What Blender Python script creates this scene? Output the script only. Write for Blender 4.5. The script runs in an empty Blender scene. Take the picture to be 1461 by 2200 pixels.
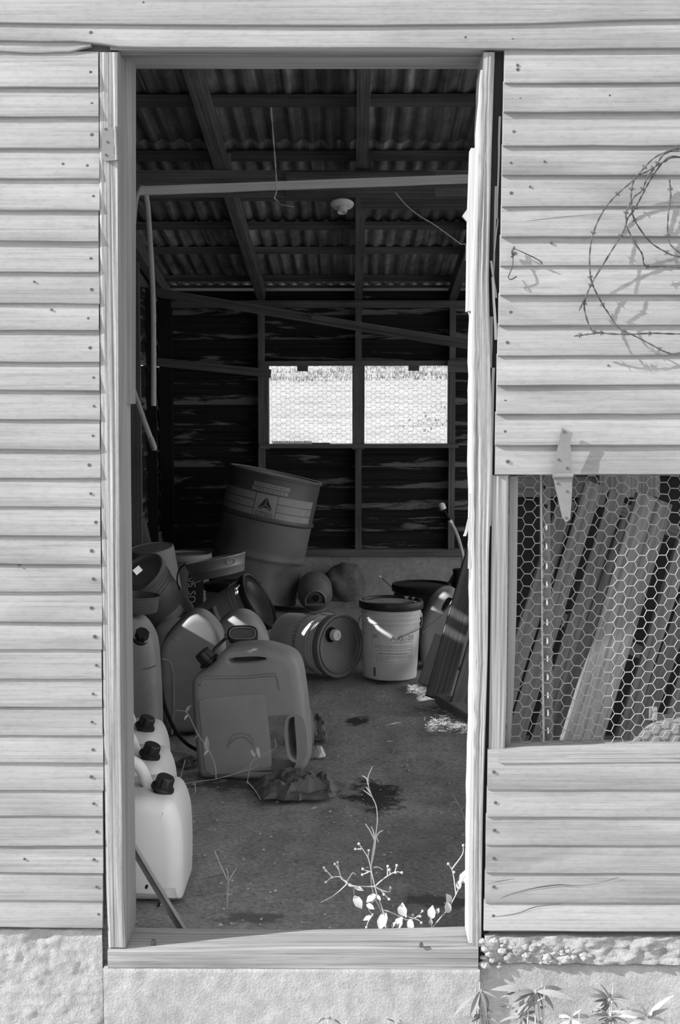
import bpy, bmesh, math, random
from math import sin, cos, pi, radians, atan, atan2, sqrt
from mathutils import Vector, Matrix, noise
from mathutils.geometry import tessellate_polygon

R = random.Random(7)
S = bpy.context.scene
COL = S.collection
V = Vector

# ------------------------------------------------------------------ camera
F = 3055.0                       # focal length in pixels of the 1461 x 2200 frame
W_, H_ = 1461.0, 2200.0
VPX, VPY = 755.0, 830.0          # where lines square to the front wall meet
CAM = V((0.0, -3.30, 1.39))
pitch = atan((H_ / 2 - VPY) / F)
yaw = atan((VPX - W_ / 2) / F)
cd = bpy.data.cameras.new('camera')
cam = bpy.data.objects.new('camera', cd)
COL.objects.link(cam)
cd.sensor_fit = 'VERTICAL'
cd.sensor_height = 36.0
cd.lens = F * 36.0 / H_
cd.clip_end = 500
cam.location = CAM
cam.rotation_euler = (pi / 2 - pitch, 0, yaw)
S.camera = cam
MC = cam.rotation_euler.to_matrix()

# ------------------------------------------------------------------ light
SUN = V((3.3, 1.0, -2.0)).normalized()       # the way the sunlight travels
sl = bpy.data.lights.new('sun', 'SUN')
sl.energy = 8.5
sl.angle = radians(0.53)
so = bpy.data.objects.new('sun', sl)
COL.objects.link(so)
so.rotation_euler = SUN.to_track_quat('-Z', 'Y').to_euler()
wd_ = bpy.data.worlds.new('sky')
S.world = wd_
wd_.use_nodes = True
wd_.node_tree.nodes['Background'].inputs[0].default_value = (.9, .9, .9, 1)
wd_.node_tree.nodes['Background'].inputs[1].default_value = 1.7
S.view_settings.view_transform = 'Standard'
S.view_settings.look = 'None'
S.view_settings.exposure = 0.30
S.view_settings.gamma = 1.0
S.view_settings.use_curve_mapping = False
S.cycles.max_bounces = 12
S.cycles.diffuse_bounces = 8

# ------------------------------------------------------------------ helpers
def ray(px, py):
    return MC @ V(((px - W_ / 2) / F, -(py - H_ / 2) / F, -1.0))

def P(px, py, Y):
    d = ray(px, py)
    return CAM + d * ((Y - CAM.y) / d.y)

def PZ(px, py, z=0.0):
    d = ray(px, py)
    return CAM + d * ((z - CAM.z) / d.z)

def ZY(py, Y):
    return P(VPX, py, Y).z

def new(name, data, parent=None):
    o = bpy.data.objects.new(name, data)
    COL.objects.link(o)
    if parent is not None:
        o.parent = parent
    return o

def obj(name, bm, mat, parent=None, smooth=False, sharp=None, M=None):
    me = bpy.data.meshes.new(name)
    bmesh.ops.recalc_face_normals(bm, faces=bm.faces[:])
    bm.to_mesh(me)
    bm.free()
    me.materials.append(mat)
    if smooth:
        me.polygons.foreach_set('use_smooth', [True] * len(me.polygons))
        me.set_sharp_from_angle(angle=radians(sharp or 40))
    o = new(name, me, parent)
    if M is not None:
        o.matrix_world = M
        if parent is not None:
            o.matrix_local = M
    return o

def tag(o, label, cat, group=None):
    o['label'] = label
    o['category'] = cat
    if group:
        o['group'] = group
    return o

def thing(name, label, cat, M=None, group=None):
    o = new(name, None)
    o.empty_display_size = .05
    if M is not None:
        o.matrix_world = M
    return tag(o, label, cat, group)

def struct(name, bm=None, mat=None, **k):
    o = obj(name, bm, mat, **k) if bm is not None else new(name, None)
    o['kind'] = 'structure'
    return o

def frame(o, z, hint):
    """matrix with local Z along z and local Y as near as can be to hint"""
    z = V(z).normalized()
    y = (V(hint) - z * V(hint).dot(z)).normalized()
    x = y.cross(z)
    m = Matrix((x, y, z)).transposed().to_4x4()
    m.translation = V(o)
    return m

def add_rings(bm, rings, close=True, cap=True):
    vs = [[bm.verts.new(p) for p in r] for r in rings]
    n = len(vs[0])
    for a, b in zip(vs, vs[1:]):
        for i in range(n if close else n - 1):
            j = (i + 1) % n
            try:
                bm.faces.new((a[i], a[j], b[j], b[i]))
            except ValueError:
                pass
    if cap and close:
        for r in (vs[0], vs[-1]):
            try:
                bm.faces.new(r)
            except ValueError:
                pass
    return vs

def add_box(bm, lo, hi, M=None):
    x0, y0, z0 = lo
    x1, y1, z1 = hi
    r0 = [V((x0, y0, z0)), V((x1, y0, z0)), V((x1, y1, z0)), V((x0, y1, z0))]
    r1 = [V((x0, y0, z1)), V((x1, y0, z1)), V((x1, y1, z1)), V((x0, y1, z1))]
    if M is not None:
        r0 = [M @ p for p in r0]
        r1 = [M @ p for p in r1]
    add_rings(bm, [r0, r1])

def box(lo, hi, M=None):
    bm = bmesh.new()
    add_box(bm, lo, hi, M)
    return bm

def add_tube(bm, pts, rad, n=6, cap=True):
    pts = [V(p) for p in pts]
    m = len(pts)
    if not hasattr(rad, '__len__'):
        rad = [rad] * m
    rings, up = [], None
    for i, p in enumerate(pts):
        t = (pts[min(i + 1, m - 1)] - pts[max(i - 1, 0)])
        t = t.normalized() if t.length > 1e-9 else V((0, 0, 1))
        if up is None:
            up = V((0, 0, 1)) if abs(t.z) < .9 else V((1, 0, 0))
        u = (up - t * up.dot(t)).normalized()
        up = u
        w = t.cross(u)
        rings.append([p + (u * cos(2 * pi * k / n) + w * sin(2 * pi * k / n)) * rad[i] for k in range(n)])
    add_rings(bm, rings, cap=cap)

def tube(pts, rad, n=6):
    bm = bmesh.new()
    add_tube(bm, pts, rad, n)
    return bm

def smooth_pts(pts, k=6):
    """Catmull-Rom through the points"""
    pts = [V(p) for p in pts]
    q = [pts[0] * 2 - pts[1]] + pts + [pts[-1] * 2 - pts[-2]]
    out = []
    for i in range(1, len(q) - 2):
        a, b, c, d = q[i - 1:i + 3]
        for j in range(k):
            t = j / k
            out.append(.5 * ((2 * b) + (c - a) * t + (2 * a - 5 * b + 4 * c - d) * t * t + (3 * b - a - 3 * c + d) * t ** 3))
    out.append(pts[-1])
    return out

def add_lathe(bm, prof, n=40, fn=None):
    rings = []
    for r, z in prof:
        ring = []
        for k in range(n):
            a = 2 * pi * k / n
            rr, zz = (r, z) if fn is None else fn(r, z, a)
            ring.append(V((rr * sin(a), -rr * cos(a), zz)))
        rings.append(ring)
    vs = [[bm.verts.new(p) for p in r] for r in rings]
    for a, b in zip(vs, vs[1:]):
        for i in range(n):
            j = (i + 1) % n
            bm.faces.new((a[i], a[j], b[j], b[i]))
    for ring, (r, z) in ((vs[0], prof[0]), (vs[-1], prof[-1])):
        if r > 1e-6:
            bm.faces.new(ring)
    bmesh.ops.remove_doubles(bm, verts=bm.verts[:], dist=1e-6)

def lathe(prof, n=40, fn=None):
    bm = bmesh.new()
    add_lathe(bm, prof, n, fn)
    return bm

def cyl_patch(bm, Rad, a0, a1, z0, z1, n=14, th=.0008):
    """a thin curved patch on a cylinder about Z; angle 0 looks along -Y"""
    for k in range(n):
        A, B = a0 + (a1 - a0) * k / n, a0 + (a1 - a0) * (k + 1) / n
        q = []
        for a, z in ((A, z0), (B, z0), (B, z1), (A, z1)):
            r = (Rad(z) if callable(Rad) else Rad) + th
            q.append(bm.verts.new((r * sin(a), -r * cos(a), z)))
        bm.faces.new(q)

_txt = {}
def text2d(s):
    if s in _txt:
        return _txt[s]
    cu = bpy.data.curves.new('t', 'FONT')
    cu.body = s
    cu.size = 1.0
    cu.align_x = 'CENTER'
    cu.resolution_u = 3
    o = bpy.data.objects.new('t', cu)
    COL.objects.link(o)
    bpy.context.view_layer.update()
    dg = bpy.context.evaluated_depsgraph_get()
    me = bpy.data.meshes.new_from_object(o.evaluated_get(dg))
    res = ([(v.co.x, v.co.y) for v in me.vertices], [tuple(p.vertices) for p in me.polygons])
    bpy.data.objects.remove(o)
    bpy.data.meshes.remove(me)
    bpy.data.curves.remove(cu)
    _txt[s] = res
    return res

def cyl_text(bm, s, Rad, a0, z0, size, th=.0014, vert=False, wide=1.0):
    vs, fs = text2d(s)
    out = []
    for x, y in vs:
        x, y = x * size * wide, y * size
        if vert:
            x, y = -y, x
        z = z0 + y
        r = (Rad(z) if callable(Rad) else Rad) + th
        a = a0 + x / r
        out.append(bm.verts.new((r * sin(a), -r * cos(a), z)))
    for f in fs:
        try:
            bm.faces.new([out[i] for i in f])
        except ValueError:
            pass

def plank(name, a, b, w, t, mat, parent=None, wdir=(0, 0, 1), seg=6, jit=.0015, taper=1.0, seed=None):
    """board from a to b; w across (along wdir), t thick; local X runs with the grain"""
    rr = random.Random(seed if seed is not None else R.random())
    a, b = V(a), V(b)
    L = (b - a).length
    x = (b - a).normalized()
    y = (V(wdir) - x * V(wdir).dot(x)).normalized()
    z = x.cross(y)
    M = Matrix((x, y, z)).transposed().to_4x4()
    M.translation = (a + b) / 2
    bm = bmesh.new()
    rings = []
    for i in range(seg + 1):
        u = i / seg
        k = 1 + (taper - 1) * u
        hw, ht = w / 2 * k, t / 2
        j = lambda: rr.uniform(-jit, jit)
        rings.append([V((L * (u - .5), sy * hw + j(), sz * ht + j() * .5)) for sy, sz in ((-1, -1), (1, -1), (1, 1), (-1, 1))])
    add_rings(bm, rings)
    return obj(name, bm, mat, parent, M=M)

def chaikin(pts, k=2):
    for _ in range(k):
        q = []
        n = len(pts)
        for i in range(n):
            a, b = pts[i], pts[(i + 1) % n]
            q.append((a[0] * .75 + b[0] * .25, a[1] * .75 + b[1] * .25))
            q.append((a[0] * .25 + b[0] * .75, a[1] * .25 + b[1] * .75))
        pts = q
    return pts

def area(p):
    return sum(p[i][0] * p[(i + 1) % len(p)][1] - p[(i + 1) % len(p)][0] * p[i][1] for i in range(len(p))) / 2

def offset_poly(p, d):
    """moves a counter-clockwise outline inwards by d (outwards when d < 0)"""
    n = len(p)
    out = []
    for i in range(n):
        a, b, c = V(p[i - 1]), V(p[i]), V(p[(i + 1) % n])
        e1, e2 = (b - a).normalized(), (c - b).normalized()
        n1, n2 = V((-e1.y, e1.x)), V((-e2.y, e2.x))
        m = n1 + n2
        m = m / max(m.dot(n1), .4) if m.length > 1e-6 else n1
        out.append(tuple(b + m * d))
    return out

def slab(outline, holes=(), thick=.17, bev=.03, bev_hole=None, sm=2, nb=5, fn=None):
    """rounded slab: outline in local X/Z, thickness along Y"""
    bm = bmesh.new()
    bev_hole = bev if bev_hole is None else bev_hole
    loops = [(outline, 1, bev)] + [(h, -1, bev_hole) for h in holes]
    caps = {-1: [], 1: []}
    for pts, sgn, b in loops:
        p = chaikin([tuple(q) for q in pts], sm)
        if area(p) < 0:
            p = p[::-1]
        rings = []
        seq = []
        for k in range(nb + 1):
            t = pi / 2 * k / nb
            seq.append((b * (1 - sin(t)), -(thick / 2 - b * (1 - cos(t)))))
        seq = seq + [(o_, -y_) for o_, y_ in seq[::-1]]
        for o_, y_ in seq:
            q = offset_poly(p, o_ * sgn)
            rings.append([V((x, y_, z)) for x, z in q])
        if fn:
            rings = [[fn(v) for v in r] for r in rings]
        vs = add_rings(bm, rings, cap=False)
        caps[-1].append(vs[0])
        caps[1].append(vs[-1])
    for s in (-1, 1):
        ls = caps[s]
        tri = tessellate_polygon([[V((v.co.x, v.co.z, 0)) for v in l] for l in ls])
        flat = [v for l in ls for v in l]
        for t in tri:
            try:
                bm.faces.new([flat[i] for i in t])
            except ValueError:
                pass
    return bm

def panel_holes(u0, u1, v0, v1, holes, place, th):
    """a wall panel with rectangular openings; place(u, v, depth) gives the point"""
    us = sorted({u0, u1} | {min(max(h[k], u0), u1) for h in holes for k in (0, 1)})
    vs = sorted({v0, v1} | {min(max(h[k], v0), v1) for h in holes for k in (2, 3)})
    bm = bmesh.new()
    for a, b in zip(us, us[1:]):
        for c, d in zip(vs, vs[1:]):
            m, n = (a + b) / 2, (c + d) / 2
            if any(h[0] < m < h[1] and h[2] < n < h[3] for h in holes):
                continue
            add_rings(bm, [[place(a, c, e), place(b, c, e), place(b, d, e), place(a, d, e)] for e in (0, th)])
    return bm

# ------------------------------------------------------------------ materials
def nd(nt, typ, **k):
    n = nt.nodes.new(typ)
    for a, b in k.items():
        setattr(n, a, b)
    return n

def base_mat(name, rough=.8, metal=0.0, spec=.3):
    m = bpy.data.materials.new(name)
    m.use_nodes = True
    nt = m.node_tree
    b = nt.nodes['Principled BSDF']
    b.inputs['Roughness'].default_value = rough
    b.inputs['Metallic'].default_value = metal
    b.inputs['Specular IOR Level'].default_value = spec
    return m, nt, b

def g(v):
    return (v, v, v, 1)

def coords(nt, scale, rnd=True, warp=0):
    tc = nd(nt, 'ShaderNodeTexCoord')
    out = tc.outputs['Object']
    if rnd:
        oi = nd(nt, 'ShaderNodeObjectInfo')
        mu = nd(nt, 'ShaderNodeVectorMath', operation='SCALE')
        mu.inputs[0].default_value = (37.3, 51.7, 23.9)
        nt.links.new(oi.outputs['Random'], mu.inputs['Scale'])
        ad = nd(nt, 'ShaderNodeVectorMath', operation='ADD')
        nt.links.new(out, ad.inputs[0])
        nt.links.new(mu.outputs[0], ad.inputs[1])
        out = ad.outputs[0]
    mp = nd(nt, 'ShaderNodeMapping')
    mp.inputs['Scale'].default_value = scale
    nt.links.new(out, mp.inputs[0])
    return mp.outputs[0]

def noise_n(nt, vec, scale, detail=6, rough=.6, dist=0.0):
    n = nd(nt, 'ShaderNodeTexNoise')
    n.inputs['Scale'].default_value = scale
    n.inputs['Detail'].default_value = detail
    n.inputs['Roughness'].default_value = rough
    n.inputs['Distortion'].default_value = dist
    nt.links.new(vec, n.inputs['Vector'])
    return n.outputs[0]

def ramp(nt, fac, stops):
    r = nd(nt, 'ShaderNodeValToRGB')
    e = r.color_ramp.elements
    e[0].position, e[0].color = stops[0][0], g(stops[0][1])
    e[1].position, e[1].color = stops[-1][0], g(stops[-1][1])
    for p, c in stops[1:-1]:
        x = e.new(p)
        x.color = g(c)
    nt.links.new(fac, r.inputs[0])
    return r.outputs[0]

def mix(nt, a, b, fac, mode='MIX'):
    m = nd(nt, 'ShaderNodeMixRGB', blend_type=mode)
    for s, x in ((1, a), (2, b), (0, fac)):
        if hasattr(x, 'links'):
            nt.links.new(x, m.inputs[s])
        else:
            m.inputs[s].default_value = x if s == 0 else g(x)
    return m.outputs[0]

def bump(nt, b, h, strength=.3, dist=.003):
    n = nd(nt, 'ShaderNodeBump')
    n.inputs['Strength'].default_value = strength
    n.inputs['Distance'].default_value = dist
    nt.links.new(h, n.inputs['Height'])
    nt.links.new(n.outputs[0], b.inputs['Normal'])

def wood(name, lo, mid, hi, rough=.85, fine=60, stretch=1.3, bs=.35, bd=.002, vary=.12, speck=0.0):
    m, nt, b = base_mat(name, rough, spec=.2)
    v1 = coords(nt, (stretch, fine, fine))
    n1 = noise_n(nt, v1, 1.0, 7, .62, .6)
    v2 = coords(nt, (.9, 9, 9))
    n2 = noise_n(nt, v2, 1.0, 4, .55, 1.4)
    n3 = noise_n(nt, coords(nt, (3, 3, 3)), 1.0, 5, .6)
    c1 = ramp(nt, n1, [(.30, lo), (.47, mid), (.68, hi)])
    c2 = ramp(nt, n2, [(.30, .74), (.52, 1.0), (.75, 1.08)])
    c = mix(nt, c1, c2, 1.0, 'MULTIPLY')
    c3 = ramp(nt, n3, [(.3, 1 - vary), (.7, 1 + vary * .6)])
    c = mix(nt, c, c3, 1.0, 'MULTIPLY')
    oi = nd(nt, 'ShaderNodeObjectInfo')
    c4 = ramp(nt, oi.outputs['Random'], [(0, 1 - vary * .8), (1, 1 + vary * .5)])
    c = mix(nt, c, c4, 1.0, 'MULTIPLY')
    if speck:
        n5 = noise_n(nt, coords(nt, (40, 130, 130)), 1.0, 3, .7)
        c = mix(nt, c, ramp(nt, n5, [(.38, 1 - speck), (.5, 1.0)]), 1.0, 'MULTIPLY')
    nt.links.new(c, b.inputs['Base Color'])
    bump(nt, b, n1, bs, bd)
    return m

def plain(name, c, rough=.6, metal=0.0, vary=.15, sc=9.0, bs=.08, spec=.3, dirt=None):
    m, nt, b = base_mat(name, rough, metal, spec)
    n = noise_n(nt, coords(nt, (1, 1, 1)), sc, 8, .65, .3)
    col = ramp(nt, n, [(.3, c * (1 - vary)), (.5, c), (.72, c * (1 + vary))])
    if dirt is not None:
        n2 = noise_n(nt, coords(nt, (1, 1, 1)), sc * .35, 6, .6, .8)
        col = mix(nt, col, dirt, ramp(nt, n2, [(.5, 0), (.7, .55)]))
    nt.links.new(col, b.inputs['Base Color'])
    n3 = noise_n(nt, coords(nt, (1, 1, 1)), sc * 14, 3, .6)
    bump(nt, b, n3, bs, .002)
    return m

M_SIDE = wood('painted_siding', .185, .238, .268, fine=170, stretch=2.6, bs=.6, bd=.0012, vary=.11, speck=.09)
M_CASE = wood('furrowed_casing', .055, .215, .35, fine=110, stretch=.7, bs=1.0, bd=.005, vary=.08, speck=.1)
M_JAMB = wood('jamb_wood', .14, .205, .25, fine=170, stretch=1.0, bs=.5, bd=.002, vary=.08)
M_SILL = wood('sill_wood', .10, .235, .30, fine=150, stretch=1.4, bs=.9, bd=.004, vary=.10)
M_RAFT = wood('roof_timber', .06, .10, .16, fine=110, stretch=1.2, bs=.4, bd=.002, vary=.3)
M_PALE = wood('pale_batten', .50, .66, .76, fine=130, stretch=1.0)
M_LEAN = wood('leaning_board', .07, .13, .19, fine=130, stretch=1.3, vary=.22)
M_DARKB = wood('brown_board', .075, .115, .16, fine=130, stretch=1.3, vary=.2)
M_STUD = wood('stud_timber', .08, .13, .19, fine=120, stretch=1.3, vary=.25)

def whitewash():
    m, nt, b = base_mat('worn_whitewash', .9, spec=.15)
    n1 = noise_n(nt, coords(nt, (1.3, 60, 60)), 1.0, 6, .6, .4)
    wood_c = ramp(nt, n1, [(.3, .008), (.6, .024)])
    n2 = noise_n(nt, coords(nt, (2.2, 17, 17)), 1.0, 6, .62, .5)
    tc = nd(nt, 'ShaderNodeTexCoord')
    se = nd(nt, 'ShaderNodeSeparateXYZ')
    nt.links.new(tc.outputs['Object'], se.inputs[0])
    # the wash survives along the lower edges of each board
    mr = nd(nt, 'ShaderNodeMapRange')
    mr.inputs[1].default_value, mr.inputs[2].default_value = -.07, .07
    mr.inputs[3].default_value, mr.inputs[4].default_value = .10, -.10
    nt.links.new(se.outputs[1], mr.inputs[0])
    ad = nd(nt, 'ShaderNodeMath', operation='ADD')
    nt.links.new(n2, ad.inputs[0])
    nt.links.new(mr.outputs[0], ad.inputs[1])
    c = mix(nt, wood_c, .20, ramp(nt, ad.outputs[0], [(.56, 0), (.64, .8)]))
    nt.links.new(c, b.inputs['Base Color'])
    bump(nt, b, n1, .3, .002)
    return m
M_WASH = whitewash()

def tin():
    m, nt, b = base_mat('rusty_roof_sheet', .65, .35, .3)
    n1 = noise_n(nt, coords(nt, (38, 1.0, 1)), 1.0, 6, .6, .3)
    n2 = noise_n(nt, coords(nt, (6, 6, 6)), 1.0, 7, .65)
    c = ramp(nt, n1, [(.35, .12), (.55, .25), (.72, .5)])
    c = mix(nt, c, ramp(nt, n2, [(.3, .5), (.65, 1.1)]), 1.0, 'MULTIPLY')
    nt.links.new(c, b.inputs['Base Color'])
    return m
M_TIN = tin()

def concrete(name, lo, hi, bs=.8, sc=28, vary=.2):
    m, nt, b = base_mat(name, .95, spec=.1)
    n = noise_n(nt, coords(nt, (1, 1, 1), False), sc, 10, .7, .2)
    n2 = noise_n(nt, coords(nt, (1, 1, 1), False), sc * .16, 6, .6, .6)
    n3 = noise_n(nt, coords(nt, (1, 1, 1), False), sc * 6, 4, .7)
    c = ramp(nt, n, [(.3, lo), (.65, hi)])
    c = mix(nt, c, ramp(nt, n2, [(.3, 1 - vary), (.6, 1.05)]), 1.0, 'MULTIPLY')
    c = mix(nt, c, ramp(nt, n3, [(.3, .86), (.6, 1.05)]), 1.0, 'MULTIPLY')
    nt.links.new(c, b.inputs['Base Color'])
    ad = nd(nt, 'ShaderNodeMath', operation='ADD')
    nt.links.new(n, ad.inputs[0])
    nt.links.new(n3, ad.inputs[1])
    bump(nt, b, ad.outputs[0], bs, .004)
    return m
M_CONC = concrete('limewashed_concrete', .235, .33, 1.0)
M_MORT = concrete('crumbling_mortar', .22, .36, 1.0, 40)
M_BASE = concrete('inner_footing', .24, .36, .7, 22)

STAINS = [(PZ(808, 1702), .10, .24), (PZ(768, 1543), .06, .09), (PZ(545, 1965), .10, .045), (PZ(950, 1925), .12, .06), (PZ(500, 1680), .18, .07)]
def dirt():
    m, nt, b = base_mat('packed_dirt', .95, spec=.1)
    co = coords(nt, (1, 1, 1), False)
    n = noise_n(nt, co, 4.5, 10, .68, .4)
    n2 = noise_n(nt, co, 70, 7, .78)
    n3 = noise_n(nt, co, 260, 2, .5)
    c = ramp(nt, n, [(.28, .36), (.5, .48), (.72, .58)])
    c = mix(nt, c, ramp(nt, n2, [(.32, .48), (.62, 1.22)]), 1.0, 'MULTIPLY')
    c = mix(nt, c, .62, ramp(nt, n3, [(.70, 0), (.76, .7)]))
    nw = noise_n(nt, co, 16, 6, .7)
    for (p, rx, ry), dk in zip(STAINS, (.045, .06, .20, .17, .16)):
        tc = nd(nt, 'ShaderNodeTexCoord')
        mp = nd(nt, 'ShaderNodeMapping', vector_type='TEXTURE')
        mp.inputs['Location'].default_value = (p.x, p.y, 0)
        mp.inputs['Scale'].default_value = (rx, ry, 10)
        nt.links.new(tc.outputs['Object'], mp.inputs[0])
        le = nd(nt, 'ShaderNodeVectorMath', operation='LENGTH')
        nt.links.new(mp.outputs[0], le.inputs[0])
        ad = nd(nt, 'ShaderNodeMath', operation='MULTIPLY_ADD')
        nt.links.new(nw, ad.inputs[0])
        ad.inputs[1].default_value = 2.6
        nt.links.new(le.outputs['Value'], ad.inputs[2])
        c = mix(nt, c, dk, ramp_range(nt, ad.outputs[0], 1.9, 2.3))
    nt.links.new(c, b.inputs['Base Color'])
    ad2 = nd(nt, 'ShaderNodeMath', operation='ADD')
    nt.links.new(n2, ad2.inputs[0])
    nt.links.new(n, ad2.inputs[1])
    bump(nt, b, ad2.outputs[0], 1.0, .02)
    return m

def ramp_range(nt, v, a, b_):
    mr = nd(nt, 'ShaderNodeMapRange')
    mr.inputs[1].default_value, mr.inputs[2].default_value = a, b_
    mr.inputs[3].default_value, mr.inputs[4].default_value = .9, 0
    nt.links.new(v, mr.inputs[0])
    return mr.outputs[0]
M_DIRT = dirt()
M_FIELD = concrete('dry_field', .17, .30, .5, 2.2, .25)
M_YARD = concrete('bright_yard_sand', .38, .50, .5, 1.2, .25)
M_CANG = plain('faded_can_plastic', .26, .5, vary=.10, sc=6, spec=.35, dirt=.15)
M_CAND = plain('dark_can_plastic', .18, .5, vary=.14, sc=6, spec=.35, dirt=.11)
M_CANL = plain('pale_can_plastic', .30, .5, vary=.10, sc=6, spec=.35, dirt=.2)
M_JUG = plain('milky_jug_plastic', .66, .45, vary=.05, sc=5, spec=.35)
M_BUCK = plain('white_bucket_plastic', .66, .5, vary=.08, sc=7, spec=.35, dirt=.42)
M_BUCKG = plain('grey_bucket_plastic', .30, .5, vary=.08, sc=7, spec=.35, dirt=.2)
M_LABEL = plain('paper_label', .70, .6, vary=.08, sc=10, spec=.25, dirt=.5)
M_BLACK = plain('black_plastic', .020, .42, vary=.3, sc=9, spec=.4)
M_DULLBLK = plain('dull_black', .012, .8, vary=.3, sc=9, spec=.2)
M_LID = plain('grey_lid', .20, .45, vary=.14, sc=8, spec=.4, dirt=.11)
M_INK = plain('print_ink', .07, .7, vary=.2, spec=.2)
M_INKG = plain('faded_ink', .15, .7, vary=.2, spec=.2)
M_DRUM = plain('drum_enamel', .095, .45, vary=.14, sc=5, spec=.4, dirt=.07)
M_DRUML = plain('drum_lower_enamel', .15, .5, vary=.14, sc=5, spec=.35, dirt=.10)
M_DWHITE = plain('drum_white_print', .31, .55, vary=.10, sc=14, spec=.3, dirt=.2)
M_DINK = plain('drum_dark_print', .035, .55, vary=.2, spec=.3)
M_GALV = plain('galvanized_steel', .32, .5, .4, vary=.14, sc=10, spec=.4, dirt=.18)
M_STEEL = plain('grey_hinge_steel', .15, .55, .3, vary=.12, sc=30, spec=.4)
M_RUST = plain('rusty_steel', .13, .8, .1, vary=.3, sc=25, bs=.3)
M_POST = plain('painted_steel_post', .11, .7, .1, vary=.3, sc=30, bs=.2)
M_WIREL = plain('zinc_wire', .22, .6, .0, vary=.2, sc=10)
M_WIRED = plain('rusty_wire', .06, .8, .1, vary=.4, sc=40)
M_SUNEDGE = wood('sunlit_edge_wood', .27, .35, .40, fine=170, stretch=1.0, bs=.4, bd=.002, vary=.06)  # paler than the jamb: sun on the reveal is painted in
M_LUMP = concrete('old_lump', .10, .17, .7, 22)
M_HOSE = plain('grey_hose', .42, .6, vary=.12, sc=14)
M_PORC = plain('porcelain', .62, .3, vary=.06, spec=.5)
M_TANK = plain('tank_enamel', .14, .5, vary=.16, sc=8, spec=.4, dirt=.1)
M_HOLE = plain('nail_rust', .06, .9, vary=.3, sc=60)
M_LEAF = plain('pale_leaf', .40, .6, vary=.12, sc=40, bs=.2)
M_DLEAF = plain('dry_leaf', .17, .7, vary=.25, sc=30, bs=.2)
M_STEM = plain('pale_stem', .34, .7, vary=.15, sc=40)
M_TWIG = plain('dry_twig', .34, .8, vary=.25, sc=40)
M_STRAW = plain('straw', .26, .8, vary=.3, sc=50)
M_BAG = plain('black_film', .075, .5, vary=.5, sc=14, spec=.5)
M_CAPW = plain('white_cap', .68, .4, vary=.06)
M_GRASS = plain('field_grass', .21, .9, vary=.35, sc=3)
def glass():
    m, nt, b = base_mat('goggle_lens', .08, spec=.5)
    b.inputs['Base Color'].default_value = g(.5)
    b.inputs['Transmission Weight'].default_value = .75
    return m
M_GLASS = glass()

# ================================================================== STRUCTURE
XL, XR, YB = -1.28, 3.3, 6.25            # inner faces of the left, right and back walls
def zroof(Y):                            # underside of the rafters
    return 1.95 + .143 * (YB - Y)

# ---- ground outside and the field behind
def gz(x, y):
    d = max(0.0, y - 10)
    return -.42 + .03 * d + .05 * noise.noise(V((x * .3, y * .3, 0))) * min(1, abs(y) / 4)
bm = bmesh.new()
ys = [-40, -20, -10, -5, -3, -2, -1.2, -.6, -.05, 3, 6.5, 9, 12, 16, 22, 30, 40, 52, 66, 82, 100, 125, 155, 190]
xs = [-60, -40, -25, -15, -8, -4, -2, 0, 2, 4, 8, 15, 25, 40, 60]
gv = [[bm.verts.new((x, y, gz(x, y))) for x in xs] for y in ys]
for r0, r1 in zip(gv, gv[1:]):
    for i in range(len(xs) - 1):
        bm.faces.new((r0[i], r0[i + 1], r1[i + 1], r1[i]))
go_ = struct('ground', bm, M_YARD, smooth=True)
go_.data.materials.append(M_FIELD)
for p_ in go_.data.polygons:
    p_.material_index = 1 if p_.center.y > 6 else 0

bm = bmesh.new()
rg = random.Random(3)
for k in range(7500):
    y = rg.uniform(62, 150) if k % 5 else rg.uniform(30, 62)
    x = rg.uniform(-.16, .14) * (y + 3.3) - .02 * y
    if noise.noise(V((x * .12, y * .05, 3))) < (-.05 if y > 62 else .25):
        continue
    h = rg.uniform(.12, .75) * (.6 + .8 * abs(noise.noise(V((x * .5, y * .1, 8))))) if y > 62 else rg.uniform(.05, .14)
    z = gz(x, y) - .02
    for q in range(3):
        a = rg.uniform(0, pi)
        w = rg.uniform(.012, .045)
        dx, dy = cos(a) * w, sin(a) * w
        lx = rg.uniform(-.3, .3) * h
        v = [bm.verts.new(p) for p in ((x - dx, y - dy, z), (x + dx, y + dy, z), (x + lx, y, z + h * rg.uniform(.7, 1)))]
        bm.faces.new(v)
o = obj('tall_grass', bm, M_GRASS)
tag(o, 'dry weeds and tall grass across the bright field beyond the back window', 'grass')
o['kind'] = 'stuff'

# ---- dirt floor
bm = bmesh.new()
nx, ny = 170, 230
def fz(x, y):
    z = .010 * noise.noise(V((x * 5, y * 5, 1))) + .008 * noise.noise(V((x * 13, y * 13, 2)))
    z += .005 * noise.noise(V((x * 34, y * 34, 5)))
    return z - .013
fv = []
for j in range(ny + 1):
    y = .02 + (YB - .02) * (j / ny) ** 1.25
    fv.append([bm.verts.new((XL + (2.3 - XL) * i / nx, y, fz(XL + (2.3 - XL) * i / nx, y))) for i in range(nx + 1)])
for r0, r1 in zip(fv, fv[1:]):
    for i in range(nx):
        bm.faces.new((r0[i], r0[i + 1], r1[i + 1], r1[i]))
FLOOR = struct('floor', bm, M_DIRT, smooth=True, sharp=180)
struct('floor_edge', box((2.3, .02, -.06), (XR, YB, -.02)), M_DIRT, parent=FLOOR)
del FLOOR.children[0]['kind']

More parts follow.
